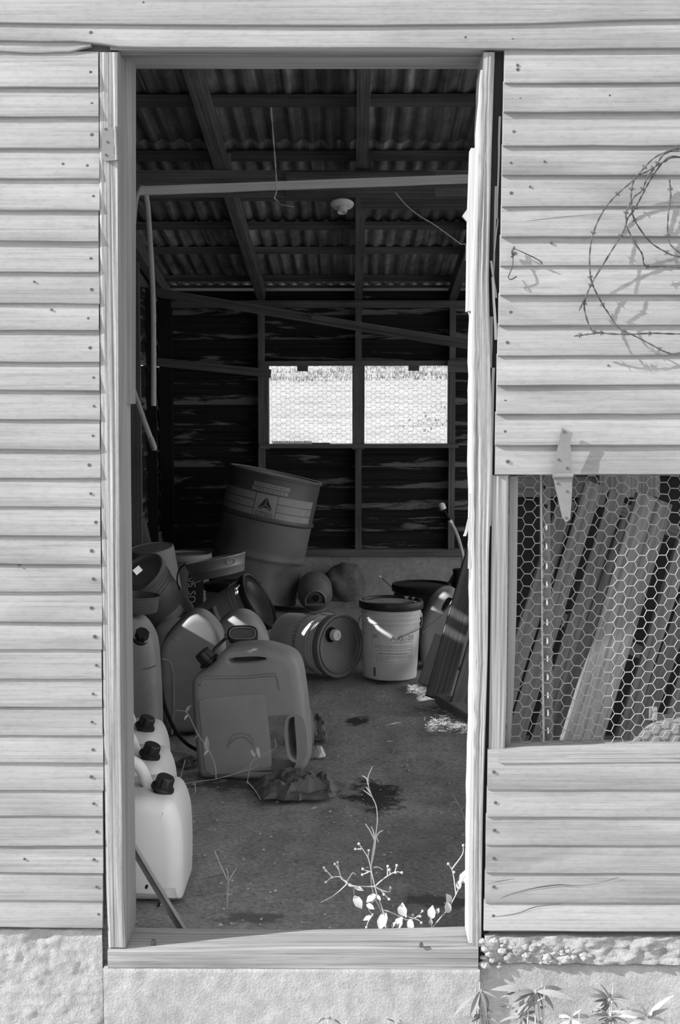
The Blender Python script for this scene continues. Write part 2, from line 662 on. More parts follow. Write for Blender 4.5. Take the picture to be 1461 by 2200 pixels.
bm = bmesh.new()
rg = random.Random(11)
for k in range(520):
    Y = .2 + 3.4 * rg.random() ** 1.4
    x = rg.uniform(-.62, .62 + Y * .05)
    r = rg.choice([.002, .003, .003, .004, .006]) * rg.uniform(.8, 1.4)
    c = V((x, Y, fz(x, Y) + r * .3))
    q = [c + V((cos(a) * r * rg.uniform(.7, 1.2), sin(a) * r * rg.uniform(.7, 1.2), 0)) for a in (0, 1.26, 2.5, 3.8, 5.0)]
    t = bm.verts.new(c + V((0, 0, r * .8)))
    vs = [bm.verts.new(p) for p in q]
    for i in range(5):
        bm.faces.new((vs[i], vs[(i + 1) % 5], t))
o = obj('pebbles', bm, plain('pebble', .34, .9, vary=.4, sc=30))
tag(o, 'small pale pebbles and crumbs scattered over the dirt floor', 'pebbles')
o['kind'] = 'stuff'

# ---- front wall: sheathing with the two openings, then each siding board
DX0, DX1 = P(240, 1000, 0).x, P(1062, 900, 0).x
WX0, WX1 = P(1093, 1300, .02).x, .92
WZ0, WZ1 = ZY(1612, .02), ZY(1021, .02)
GX0, GX1 = 1.0, 3.1                      # unseen wide doorway added further along to let daylight inside
fr = panel_holes(XL - .02, XR, -.30, 2.95, [(DX0, DX1, .01, ZY(112, 0)), (WX0, WX1, WZ0, WZ1), (GX0, GX1, .02, 2.25)],
                 lambda u, v, e: V((u, .022 + e, v)), .03)
WF = struct('wall_front', fr, M_DARKB)

def siding(segs, tb, name='board', rag=.0006):
    """segs: list of (px, top py, bottom py) from left to right, on the wall plane"""
    bm = bmesh.new()
    rings = []
    n = 16
    rr = random.Random(R.random())
    ph = rr.uniform(0, 50)
    for i in range(n + 1):
        u = i / n
        k = u * (len(segs) - 1)
        j = min(int(k), len(segs) - 2)
        t = k - j
        px = segs[j][0] * (1 - t) + segs[j + 1][0] * t
        pt = segs[j][1] * (1 - t) + segs[j + 1][1] * t
        pb = segs[j][2] * (1 - t) + segs[j + 1][2] * t
        q0, q1 = P(px, pt, 0), P(px, pb, 0)
        x = q1.x
        zb = q1.z + rag * noise.noise(V((x * 9 + ph, 0, 0))) * 2
        zt = q0.z + .006
        d = tb * (1 + .14 * noise.noise(V((x * 3 + ph, 7, 0))))
        h = zt - zb
        prof = [(.020, zb + .001), (-d + .0035, zb), (-d + .0008, zb + .0012), (-d, zb + .004),
                (-d * .62, zb + h * .42), (-d * .26, zb + h * .80), (.001, zt), (.020, zt)]
        rings.append([V((x, yy, z)) for yy, z in prof])
    add_rings(bm, rings)
    return obj(name, bm, M_SIDE, WF, smooth=True, sharp=35)

Lb = [115, 188, 252, 320, 385, 452, 518, 585, 652, 710, 778, 838, 901, 965, 1027, 1088, 1150, 1211, 1271, 1335,
      1395, 1458, 1518, 1579, 1637, 1696, 1752, 1816, 1873, 1933, 1990]
Rb = [112, 180, 243, 315, 378, 445, 510, 572, 635, 700, 765, 828, 890, 957, 1020]
Rl = [1622, 1696, 1754, 1815, 1874, 1938, 1997]
def ledge(y, tab):
    for (a, b), (c, d) in zip(tab, tab[1:]):
        if a <= y <= c:
            return b + (d - b) * (y - a) / (c - a)
    return tab[-1][1]
LE = [(0, 213), (700, 215), (1100, 217), (1500, 221), (1800, 223), (2000, 220)]
RE = [(0, 1088), (112, 1084), (400, 1078), (700, 1070), (1020, 1062), (1600, 1049), (2020, 1038)]
PXR = VPX + GX0 * F / 3.3 - 8
x_left = VPX + (XL - .02) * F / 3.3
for i in range(len(Lb) - 1):
    t = i / 30
    tb = .0105 * (1 - t) + .0058 * t + R.uniform(-.0012, .0016)
    if i == len(Lb) - 2:
        tb = .009
    y0, y1 = Lb[i], Lb[i + 1]
    xr = ledge((y0 + y1) / 2, LE) + R.uniform(-1.5, 1.5)
    dy = R.uniform(0, 2.5)
    siding([(x_left, y0 - 5, y1 - 5), (0, y0, y1), (xr, y0 + dy, y1 + dy)], tb)
for i in range(len(Rb) - 1):
    y0, y1 = Rb[i], Rb[i + 1]
    tb = .0098 + R.uniform(-.0016, .0016)
    if i in (1, 5, 7):
        tb = .012
    if i == len(Rb) - 2:
        tb = .006
    xl = ledge((y0 + y1) / 2, RE) + R.uniform(-1, 1)
    siding([(xl, y0, y1), (1461, y0 - 2, y1 - 1), (PXR, y0 - 4, y1 - 3)], tb)
for i in range(len(Rl) - 1):
    y0, y1 = Rl[i], Rl[i + 1]
    tb = .0065 + R.uniform(-.0012, .0012)
    if i == len(Rl) - 2:
        tb = .012
    xl = ledge((y0 + y1) / 2, RE) + R.uniform(-1, 1)
    siding([(xl, y0 - (6 if i == 0 else 0), y1), (1461, y0 - (18 if i == 0 else 2), y1 + 1), (PXR, y0 - (18 if i == 0 else 4), y1 + 2)], tb)
PXT = VPX + XR * F / 3.3
# the three boards across the top
siding([(x_left, -150, -58), (200, -150, -62), (1000, -150, -66), (PXT, -160, -80)], .010)
siding([(x_left, -62, 44), (180, -64, 54), (730, -66, 57), (1100, -67, 53), (1461, -70, 42), (PXT, -74, 30)], .010)
siding([(x_left, 44, 84), (40, 50, 90), (200, 52, 93), (290, 55, 104), (730, 57, 104), (1092, 53, 106), (1461, 42, 106), (PXT, 30, 104)], .010, rag=.002)
siding([(x_left, 84, 110), (0, 88, 113), (90, 90, 115), (150, 92, 113), (196, 93, 100)], .006, rag=.002)

# nail heads: dark rusty dots near the board ends
bm = bmesh.new()
rn = random.Random(5)
def nailhead(px, py, s=1.0):
    c = P(px, py, -.0062)
    r = .0040 * s
    f0 = [c + V((cos(a) * r, .006, sin(a) * r)) for a in [k * pi / 3 for k in range(6)]]
    f1 = [c + V((cos(a) * r * .8, -.0006, sin(a) * r * .8)) for a in [k * pi / 3 for k in range(6)]]
    add_rings(bm, [f0, f1])
for i in range(len(Lb) - 1):
    nailhead(192 + rn.uniform(-6, 8) + i * .4, Lb[i] * .45 + Lb[i + 1] * .55, rn.uniform(.8, 1.3))
for i in range(len(Rb) - 1):
    nailhead(1110 - i * 1.5 + rn.uniform(-8, 6), Rb[i] * .45 + Rb[i + 1] * .55, rn.uniform(.8, 1.3))
for i in range(len(Rl) - 1):
    nailhead(1062 + rn.uniform(-3, 3), Rl[i] * .5 + Rl[i + 1] * .5, 1.1)
for px, py, s in ((198, 34, 1.2), (195, 70, 1.3), (211, 77, .9), (188, 85, 1), (308, 5, .8), (1108, 20, 1.3), (1102, 85, 1), (1000, 80, .8),
                  (135, 352, .9), (1310, 205, .8), (1170, 347, .8), (1185, 522, .8), (1307, 785, .7), (1390, 610, .8), (52, 1846, .8), (75, 500, .8),
                  (73, 605, .7), (40, 1215, .7), (110, 665, .8), (1139, 401, .8), (1112, 140, 1.0), (1118, 212, .9)):
    nailhead(px, py, s)
o = obj('nail_heads', bm, M_HOLE, WF)
o['kind'] = 'stuff'

# ---- footing under the front wall
def rough_sheet(x0, x1, z0, z1, yf, nx, nz, amp, sc, seed, edge=0, pits=0):
    """a bulging rough face with a return to the wall at its top"""
    bm = bmesh.new()
    rows = []
    for j in range(nz + 1):
        row = []
        for i in range(nx + 1):
            x = x0 + (x1 - x0) * i / nx
            z = z0 + (z1 - z0) * j / nz
            if j == nz:
                z += edge * noise.noise(V((x * 11, seed, 0)))
            p = V((x * sc, seed, z * sc))
            d = amp * (noise.noise(p) + .6 * noise.noise(p * 2.3) + .45 * noise.noise(p * 5.1))
            if pits:
                e = max(0, 1 - (z1 - z) / pits)
                d -= .016 * e * max(0, noise.noise(V((x * 14, 2, z * 14))) + .5 * noise.noise(V((x * 45, 3, z * 45))))
            row.append(bm.verts.new((x, yf - d, z)))
        rows.append(row)
    rows.append([bm.verts.new((x0 + (x1 - x0) * i / nx, .045, z1 - .004)) for i in range(nx + 1)])
    for a, b in zip(rows, rows[1:]):
        for i in range(nx):
            bm.faces.new((a[i], a[i + 1], b[i + 1], b[i]))
    return bm
FT = struct('foundation')
zs = P(0, 1996, 0).z
xj = P(222, 2100, 0).x
xk = P(1030, 2050, 0).x
obj('footing_block', rough_sheet(XL - .02, xj - .002, -.5, zs - .002, .004, 130, 110, .0035, 26, 1, 0, .14), M_CONC, FT, smooth=True, sharp=180)
obj('footing_block', rough_sheet(xj + .002, xk, -.5, P(600, 2078, 0).z, -.012, 130, 50, .0022, 22, 2), M_CONC, FT, smooth=True, sharp=180)
obj('footing_block', rough_sheet(xk - .004, XR, -.5, P(1200, 2072, 0).z, .010, 120, 44, .0022, 22, 3), M_CONC, FT, smooth=True, sharp=180)
obj('mortar_bed', rough_sheet(xk + .012, XR, P(1200, 2070, 0).z, P(1200, 2012, 0).z, -.001, 330, 22, .010, 26, 4, .006), M_MORT, FT, smooth=True, sharp=180)
# loose mortar lumps broken out at the sill end
bm = bmesh.new()
rg = random.Random(21)
for k in range(60):
    px = 1035 + rg.random() ** 1.3 * 230
    py = 2042 + (px - 1035) * .02 + rg.uniform(-26, 42) * (1 - (px - 1035) / 330)
    r = rg.uniform(.004, .014)
    c = P(px, py, -.002)
    bmesh.ops.create_icosphere(bm, subdivisions=1, radius=r, matrix=Matrix.Translation(c) @ Matrix.Rotation(rg.uniform(0, 6), 4, 'X') @ Matrix.Diagonal((1, rg.uniform(.5, .9), rg.uniform(.5, 1), 1)))
o = obj('mortar_crumbs', bm, M_MORT, FT)
o['kind'] = 'stuff'

# long cracks in the two lowest boards on the right
bm = bmesh.new()
for pts, w in (([(1048, 1899), (1075, 1893), (1105, 1888)], 1.2), ([(1072, 1932), (1095, 1922), (1140, 1910), (1175, 1904), (1205, 1901), (1235, 1903), (1290, 1899)], 2.6), ([(1290, 1896), (1330, 1885)], 1.0),
               ([(1048, 1972), (1085, 1967), (1120, 1960), (1145, 1950), (1180, 1945), (1208, 1942)], 1.8), ([(1106, 1992), (1140, 1989), (1174, 1985)], 2.2), ([(1092, 480), (1200, 467), (1300, 459)], .8)):
    q = smooth_pts([P(a, b, -.0068) for a, b in pts], 4)
    n_ = len(q)
    for i in range(n_ - 1):
        h0 = w / 925 * .5 * (1 - abs(2 * i / n_ - 1)) + .0002
        h1 = w / 925 * .5 * (1 - abs(2 * (i + 1) / n_ - 1)) + .0002
        bm.faces.new([bm.verts.new(p) for p in (q[i] - V((0, 0, h0)), q[i + 1] - V((0, 0, h1)), q[i + 1] + V((0, 0, h1)), q[i] + V((0, 0, h0)))])
o = obj('wood_cracks', bm, M_HOLE, WF)
o['kind'] = 'stuff'

# ---- door frame
DF = struct('door_1')
def vstrip(name, pxs, Y0, Y1, mat, parent, furrow=0.0, seed=0, nw=1, rag=0.0):
    """upright strip: pxs = [(py, px left, px right)], front face at Y0, back at Y1"""
    bm = bmesh.new()
    rings = []
    n = 60 if (furrow or rag) else 10
    for i in range(n + 1):
        u = i / n
        py = pxs[0][0] + (pxs[-1][0] - pxs[0][0]) * u
        a = ledge(py, [(q[0], q[1]) for q in pxs])
        b = ledge(py, [(q[0], q[2]) for q in pxs])
        A, B = P(a, py, Y0), P(b, py, Y0)
        if rag:
            A.x += rag * noise.noise(V((seed, py * .03, 0))) + rag * .6 * noise.noise(V((seed, py * .1, 2)))
        ring = []
        m = 9 if furrow else 2
        for k in range(m):
            t = k / (m - 1)
            q = A.lerp(B, t)
            if furrow and 0 < k < m - 1:
                q.y += furrow * noise.noise(V((k * 3.1 + seed, py * .0035, 0)))
            elif furrow:
                q.y += furrow * .5
            ring.append(q)
        ring += [V((B.x, Y1, B.z)), V((A.x, Y1, A.z))]
        rings.append(ring)
    add_rings(bm, rings)
    # grain runs along local X
    Mr = Matrix.Rotation(pi / 2, 4, 'Y')
    bmesh.ops.transform(bm, matrix=Mr.inverted(), verts=bm.verts[:])
    return obj(name, bm, mat, parent, M=Mr)
vstrip('casing', [(112, 214, 252), (500, 214, 253), (1000, 217, 255), (1500, 222, 258), (1900, 228, 264), (2036, 233, 270)], -.0045, .03, M_CASE, DF, furrow=.0018, seed=2)
vstrip('jamb', [(112, 250, 256), (1000, 253, 259), (2032, 266, 272)], .006, .16, M_JAMB, DF)
vstrip('stop_strip', [(124, 262, 283), (500, 262, 283), (868, 262, 282.5)], .10, .166, M_JAMB, DF)
# head
bm = bmesh.new()
a, b = P(236, 107, .0), P(1062, 107, .0)
c_, d_ = P(270, 148, .19), P(1040, 148, .19)
add_rings(bm, [[V((a.x, .002, a.z)), V((a.x, .19, c_.z)), V((a.x, .19, c_.z + .10)), V((a.x, .002, a.z + .06))],
               [V((b.x, .002, b.z)), V((b.x, .19, d_.z)), V((b.x, .19, d_.z + .10)), V((b.x, .002, b.z + .06))]])
obj('head_jamb', bm, M_JAMB, DF)
# right jamb, leaning, with its split edge
vstrip('jamb', [(112, 1038, 1063), (330, 1031, 1056), (600, 1021, 1050), (1000, 1018, 1058), (1200, 1020, 1050), (1400, 1023, 1048), (1760, 1016, 1037), (2032, 1014, 1034)],
       .0, .145, M_CASE, DF, furrow=.0025, seed=8, rag=.004)
vstrip('stop_strip', [(318, 1012, 1034), (460, 1007, 1030), (668, 1004, 1022)], .045, .10, M_SUNEDGE, DF)
vstrip('lit_reveal_strip', [(150, 1033, 1040), (330, 1026, 1033), (600, 1015, 1023), (1000, 1012, 1020), (1120, 1014, 1021), (1400, 1016, 1024), (1760, 1008, 1017), (2026, 1006, 1015)], .004, .11, M_SUNEDGE, DF, rag=.003, seed=5)  # strip added over the reveal; sunlight is put into its pale colour
def splinter(p0, p1, w0, w1, Y, mat=None, parent=None, name='splinter', t=.006):
    a, b = P(p0[0], p0[1], Y), P(p1[0], p1[1], Y)
    bm = bmesh.new()
    n = 5
    rings = []
    for i in range(n + 1):
        u = i / n
        q = a.lerp(b, u)
        w = (w0 + (w1 - w0) * u) * .5 / 925 * 1.0
        q = q + V((.002 * noise.noise(V((p0[0], u * 3, p0[1] * .1))), 0, 0))
        rings.append([q + V((-w, 0, 0)), q + V((w, 0, 0)), q + V((w, t, 0)), q + V((-w, t, 0))])
    add_rings(bm, rings)
    Mr = Matrix.Rotation(pi / 2, 4, 'Y')
    bmesh.ops.transform(bm, matrix=Mr.inverted(), verts=bm.verts[:])
    return obj(name, bm, mat or (M_SUNEDGE if p0[0] < 1022 else M_JAMB), parent or DF, M=Mr)
for s in (((1008, 660), (1010, 684), 7, 2, .06), ((1014, 655), (1015, 676), 5, 1, .062), ((1020, 660), (1018, 690), 6, 1, .06),
          ((1016, 1085), (999, 1152), 6, 6, .03), ((1012, 1060), (1010, 1222), 8, 9, .02), ((1014, 1150), (1012, 1244), 9, 8, .05),
          ((1074, 250), (1068, 470), 5, 3, .012), ((1066, 400), (1060, 600), 6, 3, .014), ((1062, 540), (1070, 470), 3, 2, .010),
          ((1055, 560), (1066, 640), 5, 4, .008), ((1058, 595), (1066, 730), 5, 6, .004), ((1056, 680), (1055, 790), 7, 4, .010), ((1060, 790), (1052, 1130), 6, 7, .004)):
    splinter(*s)
# pointed chip on the upper stop
bm = bmesh.new()
q = [P(1010, 440, .06), P(994, 463, .06), P(1010, 482, .06)]
add_rings(bm, [q, [p + V((0, .02, 0)) for p in q]])
obj('splinter', bm, M_SUNEDGE, DF)
# dull black strip painting the shade in the gap beside the right jamb
vstrip('gap_shade_strip', [(112, 1058, 1092), (1000, 1050, 1075), (2020, 1030, 1045)], .016, .0215, M_DULLBLK, DF)
# sill: heavy, weathered, split along its lower edge
bm = bmesh.new()
rings = []
n = 70
for i in range(n + 1):
    u = i / n
    px = 231 + (1028 - 231) * u
    top_f = P(px, 2041 - 6 * u + 2 * sin(u * 9), -.012)
    rear_y = 1992 + 6 * sin(u * pi) - 2 * u
    top_r = P(px, rear_y, .135)
    x = top_f.x
    bot = P(px, 2080 - 8 * u + 3 * noise.noise(V((u * 9, 0, 0))), -.010).z
    nz_ = lambda k: .0022 * noise.noise(V((x * 7, k * 4.0, 0)))
    ring = [V((x, -.010 + nz_(1) * .5, bot)), V((x, -.013 + nz_(2), bot * .6 + top_f.z * .4)), V((x, -.012, top_f.z - .004)), V((x, -.006, top_f.z + nz_(3) * .5)),
            V((x, .035, top_f.z * .75 + top_r.z * .25 + nz_(4))), V((x, .085, top_f.z * .35 + top_r.z * .65 + nz_(5))), V((x, .135, top_r.z)), V((x, .135, -.12)), V((x, -.008, -.12))]
    rings.append(ring)
add_rings(bm, rings)
obj('door_sill', bm, M_SILL, DF)
bm = bmesh.new()
c = P(905, 2031, -.0125)
add_tube(bm, [c + V((0, .01, 0)), c + V((0, -.004, 0))], .005, 8)
c2 = P(330, 2022, .02)
add_tube(bm, [c2 + V((0, 0, -.01)), c2 + V((0, 0, .003))], .005, 8)
o = obj('nail_heads', bm, M_HOLE, DF)
o['kind'] = 'stuff'

# ---- netting
def netting(x0, x1, z0, z1, Y, pitch_x=.0247, pitch_z=.0294, wr=.0011, wob=.0016, seed=1, wr_x=None, gap=None):
    bm = bmesh.new()
    rr = random.Random(seed)
    a = pitch_x * .33
    pt = {}
    def node(x, z):
        k = (round(x * 5000), round(z * 5000))
        if k not in pt:
            sx = .004 * noise.noise(V((x * 5, z * 5, seed)))
            pt[k] = V((x + rr.uniform(-wob, wob) + sx, Y + rr.uniform(-.001, .001) + .004 * noise.noise(V((x * 4, z * 4, seed + 9))), z + rr.uniform(-wob, wob) * .8 + sx))
        return pt[k]
    seen = set()
    nx, nz = int((x1 - x0) / pitch_x) + 2, int((z1 - z0) / pitch_z) + 2
    for i in range(nx):
        for j in range(nz):
            cx = x0 + i * pitch_x
            cz = z0 + (j + (.5 if i % 2 else 0)) * pitch_z
            ps = [(cx - a, cz), (cx + a, cz), (cx + pitch_x - a, cz + pitch_z / 2), (cx + pitch_x - a, cz - pitch_z / 2)]
            for (p, q, r) in ((0, 1, wr * 1.35), (1, 2, wr), (1, 3, wr)):
                A, B = ps[p], ps[q]
                if min(A[0], B[0]) < x0 - .001 or max(A[0], B[0]) > x1 or min(A[1], B[1]) < z0 - .001 or max(A[1], B[1]) > z1:
                    continue
                if gap and abs(A[0] - gap[0]) < .012 and abs(A[1] - gap[1]) < .012:
                    continue
                if p == 1:
                    pass
                add_tube(bm, [node(*A), node(*B)], r, 4, cap=False)
    return bm
W1 = struct('window_1')
vstrip('frame_post', [(1021, 1058, 1092), (1200, 1056, 1091), (1500, 1052, 1088), (1622, 1050, 1084)], .004, .05, M_JAMB, W1, furrow=.002, seed=31)
vstrip('stop_strip', [(1023, 1096, 1113), (1300, 1093, 1110), (1500, 1089, 1103), (1615, 1086, 1096)], .046, .075, M_JAMB, W1)
plank('window_sill', (WX0 - .02, .055, WZ0 - .012), (WX1, .055, WZ0 - .006), .12, .024, M_SILL, W1, wdir=(0, 1, 0))
plank('window_head', (WX0 - .02, .05, WZ1 + .03), (WX1, .05, WZ1 + .03), .09, .05, M_DARKB, W1, wdir=(0, 1, 0))
plank('frame_post', (WX1 + .02, .05, WZ0), (WX1 + .02, .05, WZ1), .09, .05, M_DARKB, W1, wdir=(0, 1, 0))
gp = P(1288, 1258, .07)
o = obj('wire_netting', netting(WX0 + .002, WX1, WZ0 + .004, WZ1 + .02, .082, seed=4, wr=.00092, gap=(gp.x, gp.z)), M_WIREL, W1)
o['label'] = 'zinc hexagonal wire netting'

# ---- back wall
def row_planks(parent, rows, segs, Y):
    for z0, z1 in rows:
        for x0, x1 in segs:
            plank('board', (x0, Y, (z0 + z1) / 2), (x1, Y, (z0 + z1) / 2), z1 - z0 + .006, .018, M_WASH, parent, wdir=(0, -.10, 1), seg=8, jit=.001)
WB = struct('wall_back')
zt, zb = ZY(786, YB), ZY(955, YB)
xa, xb_ = P(578, 870, YB).x, P(963, 870, YB).x
def rows(a, b, n):
    h = (b - a) / n
    return [(a + h * i, a + h * (i + 1)) for i in range(n)]
z_base = ZY(1192, 6.15)
row_planks(WB, rows(z_base, zb - .01, 5), [(XL, XR)], YB + .012)
row_planks(WB, rows(zb - .01, zt + .01, 4), [(XL, xa - .03), (xb_ + .03, XR)], YB + .012)
row_planks(WB, rows(zt + .01, 2.02, 3), [(XL, XR)], YB + .012)
for px in (563, 770, 970, 1180, 1390):
    x = P(px, 1000, 6.2).x
    if px == 770:
        plank('stud', (x, 6.2, z_base), (x, 6.2, zb - .03), .075, .042, M_STUD, WB, wdir=(0, 1, 0))
        plank('stud', (x, 6.2, zt + .03), (x, 6.2, 1.96), .075, .042, M_STUD, WB, wdir=(0, 1, 0))
    else:
        plank('stud', (x, 6.2, z_base), (x, 6.2, 1.96), .075, .042, M_STUD, WB, wdir=(0, 1, 0))
plank('corner_post', (XL + .05, 6.18, .2), (XL + .05, 6.18, 1.97), .10, .08, M_DULLBLK, WB, wdir=(0, 1, 0))
plank('bottom_plate', (XL, 6.17, z_base + .015), (XR, 6.17, z_base + .015), .10, .045, M_STUD, WB, wdir=(0, 1, 0))
plank('top_plate', (XL, 6.19, 1.93), (XR, 6.19, 1.93), .09, .045, M_RAFT, WB, wdir=(0, 1, 0))
plank('brace', P(338, 777, 6.12), P(582, 803, 6.10), .055, .02, M_LEAN, WB, wdir=(0, 0, 1))
plank('brace', P(962, 787, 6.13), P(1120, 787, 6.13), .08, .02, M_STUD, WB, wdir=(0, 0, 1))
obj('footing', box((XL, 6.14, -.1), (XR, 6.4, z_base - .012)), M_BASE, WB)

W2 = struct('window_2')
zc = (zt + zb) / 2
for px0, px1, nm in ((563, 578, 'frame_post'), (757, 783, 'mullion'), (962, 975, 'frame_post')):
    A, B = P(px0, 870, 6.22).x, P(px1, 870, 6.22).x
    plank(nm, ((A + B) / 2, 6.22, zb - .03), ((A + B) / 2, 6.22, zt + .03), .10, B - A, M_STUD, W2, wdir=(0, 1, 0))
A, B = P(558, 870, 6.18).x, P(985, 870, 6.18).x
plank('head_rail', (A, 6.215, ZY(781, 6.17)), (B, 6.215, ZY(780, 6.17)), .115, .032, M_STUD, W2, wdir=(0, 1, 0))
plank('sill_rail', (A, 6.20, ZY(959, 6.13)), (B, 6.20, ZY(958, 6.13)), .13, .026, M_STUD, W2, wdir=(0, 1, 0))
for x0, x1, sd in ((579, 757, 5), (783, 962, 6)):
    o = obj('wire_netting', netting(P(x0, 870, 6.29).x, P(x1, 870, 6.29).x, zb - .02, zt + .02, 6.29, pitch_x=.031, pitch_z=.036, wr=.00065, seed=sd, wob=.0042), M_WIRED, W2)
for px, py in ((650, 792), (889, 791)):
    c = P(px, py, 6.21)
    bm = box((c.x - .036, 6.205, c.z - .018), (c.x + .036, 6.209, c.z + .03))
    h = obj('hinge', bm, M_RUST, W2)

# ---- left wall: boards, seen near the far corner; the hidden part is holed to cast the sun patches
SUNHOLES = []
WL = struct('wall_left')

# ---- roof
CE = struct('ceiling')  # stops short of the unseen right bay, left open for more daylight
raft_x = [P(px, 1000, 6.2).x for px in (563, 770, 970)]
step = (raft_x[2] - raft_x[0]) / 2
for x in [raft_x[0] - step] + raft_x + [raft_x[2] + step * k for k in (1, 2, 3, 4)]:
    if XL + .03 < x < 2.1:
        plank('rafter', (x, -.08, zroof(-.08) + .045), (x, 6.35, zroof(6.35) + .045), .09, .052, M_RAFT, CE, wdir=(0, 0, 1), seg=10)
for Y in (.25, 1.1, 1.9, 2.68, 3.42, 4.1, 4.68, 5.25, 6.0, 6.3):
    zc_ = zroof(Y) + .09 + .011
    plank('purlin', (XL - .05, Y, zc_), (2.0, Y, zc_), .10, .02, M_RAFT, CE, wdir=(0, 1, -.143), seg=12)
def sheet(x0, x1, y0, y1, lift):
    bm = bmesh.new()
    n = int((x1 - x0) / .08 * 8)
    rows = []
    for y in (y0, (y0 + y1) / 2, y1):
        row = []
        for i in range(n + 1):
            x = x0 + (x1 - x0) * i / n
            row.append(bm.verts.new((x, y, zroof(y) + .113 + lift + .010 + .010 * sin(2 * pi * x / .08) + .002 * noise.noise(V((x * 2, y * 2, 0))))))
        rows.append(row)
    for a, b in zip(rows, rows[1:]):
        for i in range(n):
            bm.faces.new((a[i], a[i + 1], b[i + 1], b[i]))
    o = obj('corrugated_sheet', bm, M_TIN, CE, smooth=True, sharp=180)
    md = o.modifiers.new('thickness', 'SOLIDIFY')
    md.thickness = .0015
for r, (y0, y1, lf) in enumerate(((-.25, 1.75, .006), (1.62, 3.28, .003), (3.14, 4.95, .006), (4.78, 6.55, 0.0))):
    x = XL - .08 - (r % 2) * .2
    k = 0
    while x < 1.9:
        sheet(x, min(x + .72, 2.05), y0, y1, lf + (k % 2) * .0025)
        x += .64
        k += 1
zb_ = zroof(3.3)
plank('tie_beam', (XL, 3.30, zb_ - .06), (XR, 3.30, zb_ - .062), .118, .04, M_STUD, CE, seg=10)
A, B = P(615, 397, 3.26), P(935, 398, 3.26)
plank('splice_board', A, B, .11, .022, M_STUD, CE)
plank('splice_board', P(775, 437, 3.34), P(1120, 437, 3.34), .05, .03, M_RAFT, CE)
plank('cleat', P(489, 330, 3.31), P(489, 376, 3.31), .030, .03, M_STUD, CE, wdir=(1, 0, 0))
plank('cleat', P(790, 335, 3.31), P(792, 376, 3.31), .034, .03, M_RAFT, CE, wdir=(1, 0, 0))

# ================================================================== THINGS
def setp(o, parent):
    o.parent = parent
    return o

# ---- hinges on the front
def plate(px, Y, t=.002):
    q = [P(a, b, Y) for a, b in px]
    bm = bmesh.new()
    add_rings(bm, [q, [p + V((0, t, 0)) for p in q]])
    return bm
def dots(px, Y, r=.003):
    bm = bmesh.new()
    for a, b in px:
        c = P(a, b, Y)
        ring = [c + V((cos(k * pi / 4) * r, 0, sin(k * pi / 4) * r)) for k in range(8)]
        add_rings(bm, [ring, [p + V((0, .001, 0)) for p in ring]])
    return bm
t = thing('strap_hinge', 'grey steel strap hinge with tapered lower leaf hanging over the netted opening', 'hinge')
obj('upper_leaf', plate([(1207, 919), (1231, 930), (1224, 952), (1227, 965), (1229, 1020), (1188, 1018), (1196, 973)], -.026), M_STEEL, t)
obj('strap', plate([(1189, 1027), (1230, 1026), (1228, 1080), (1225, 1116), (1217, 1122), (1208, 1112)], -.026), M_STEEL, t)
obj('knuckle', tube([P(1188, 1023, -.026), P(1231, 1022, -.026)], .0065, 10), M_STEEL, t, smooth=True)
obj('screw_hole', dots([(1212, 928), (1201, 988), (1219, 1006), (1199, 1039), (1219, 1056), (1217, 1113)], -.0275), M_HOLE, t)
t = thing('butt_hinge', 'rectangular grey hinge leaf screwed to the weathered left door casing', 'hinge')
obj('leaf', plate([(219, 276), (250, 271), (253, 344), (226, 346), (219, 339)], -.013, .009), M_STEEL, t)
obj('knuckle', tube([P(248, 272, -.013), P(251, 344, -.013)], .004, 8), M_STEEL, t, smooth=True)
obj('screw_hole', dots([(227, 277), (231, 305), (228, 333)], -.0142), M_HOLE, t)
obj('pin_slot', plate([(244, 279), (246, 279), (247, 296), (245, 296)], -.0145, .001), M_HOLE, t)
obj('pin_slot', plate([(245, 314), (247, 314), (248, 331), (246, 331)], -.0145, .001), M_HOLE, t)

# ---- barbed wire coil
def zz(u, v):
    return 1200 + u / 4.4, 300 + v / 4.4
strands = [
    [(1148, 88), (1080, 95), (910, 170), (790, 290), (700, 390), (540, 530), (420, 680), (330, 880), (295, 1080), (300, 1280), (330, 1390), (400, 1530), (470, 1640), (570, 1780), (710, 1850), (900, 1950), (1010, 2005), (1148, 2020), (1700, 1900), (2000, 1300), (1900, 600), (1500, 150), (1148, 88)],
    [(1500, 170), (1148, 110), (1000, 140), (920, 250), (840, 360), (790, 480), (710, 550), (640, 690), (640, 790), (600, 890), (490, 1070), (330, 1330), (260, 1480), (195, 1615)],
    [(1560, 260), (1148, 165), (1010, 190), (870, 380), (800, 510), (720, 660), (640, 790), (720, 970), (790, 1080), (825, 1195), (1000, 1200), (1148, 1210), (1500, 1250)],
    [(1600, 300), (1148, 170), (990, 215), (860, 290), (730, 360), (690, 480), (690, 600), (720, 760), (860, 960), (1010, 1060), (1130, 1105), (1500, 1150)],
    [(1050, 380), (1060, 530), (1035, 745), (1040, 950), (1120, 1050), (1300, 1160)],
    [(260, 1480), (245, 1600), (300, 1780), (370, 1820), (600, 1840), (900, 1830), (1148, 1835), (1500, 1800)],
    [(150, 1857), (240, 1845), (360, 1830), (420, 1822)]]
bm = bmesh.new()
bb = bmesh.new()
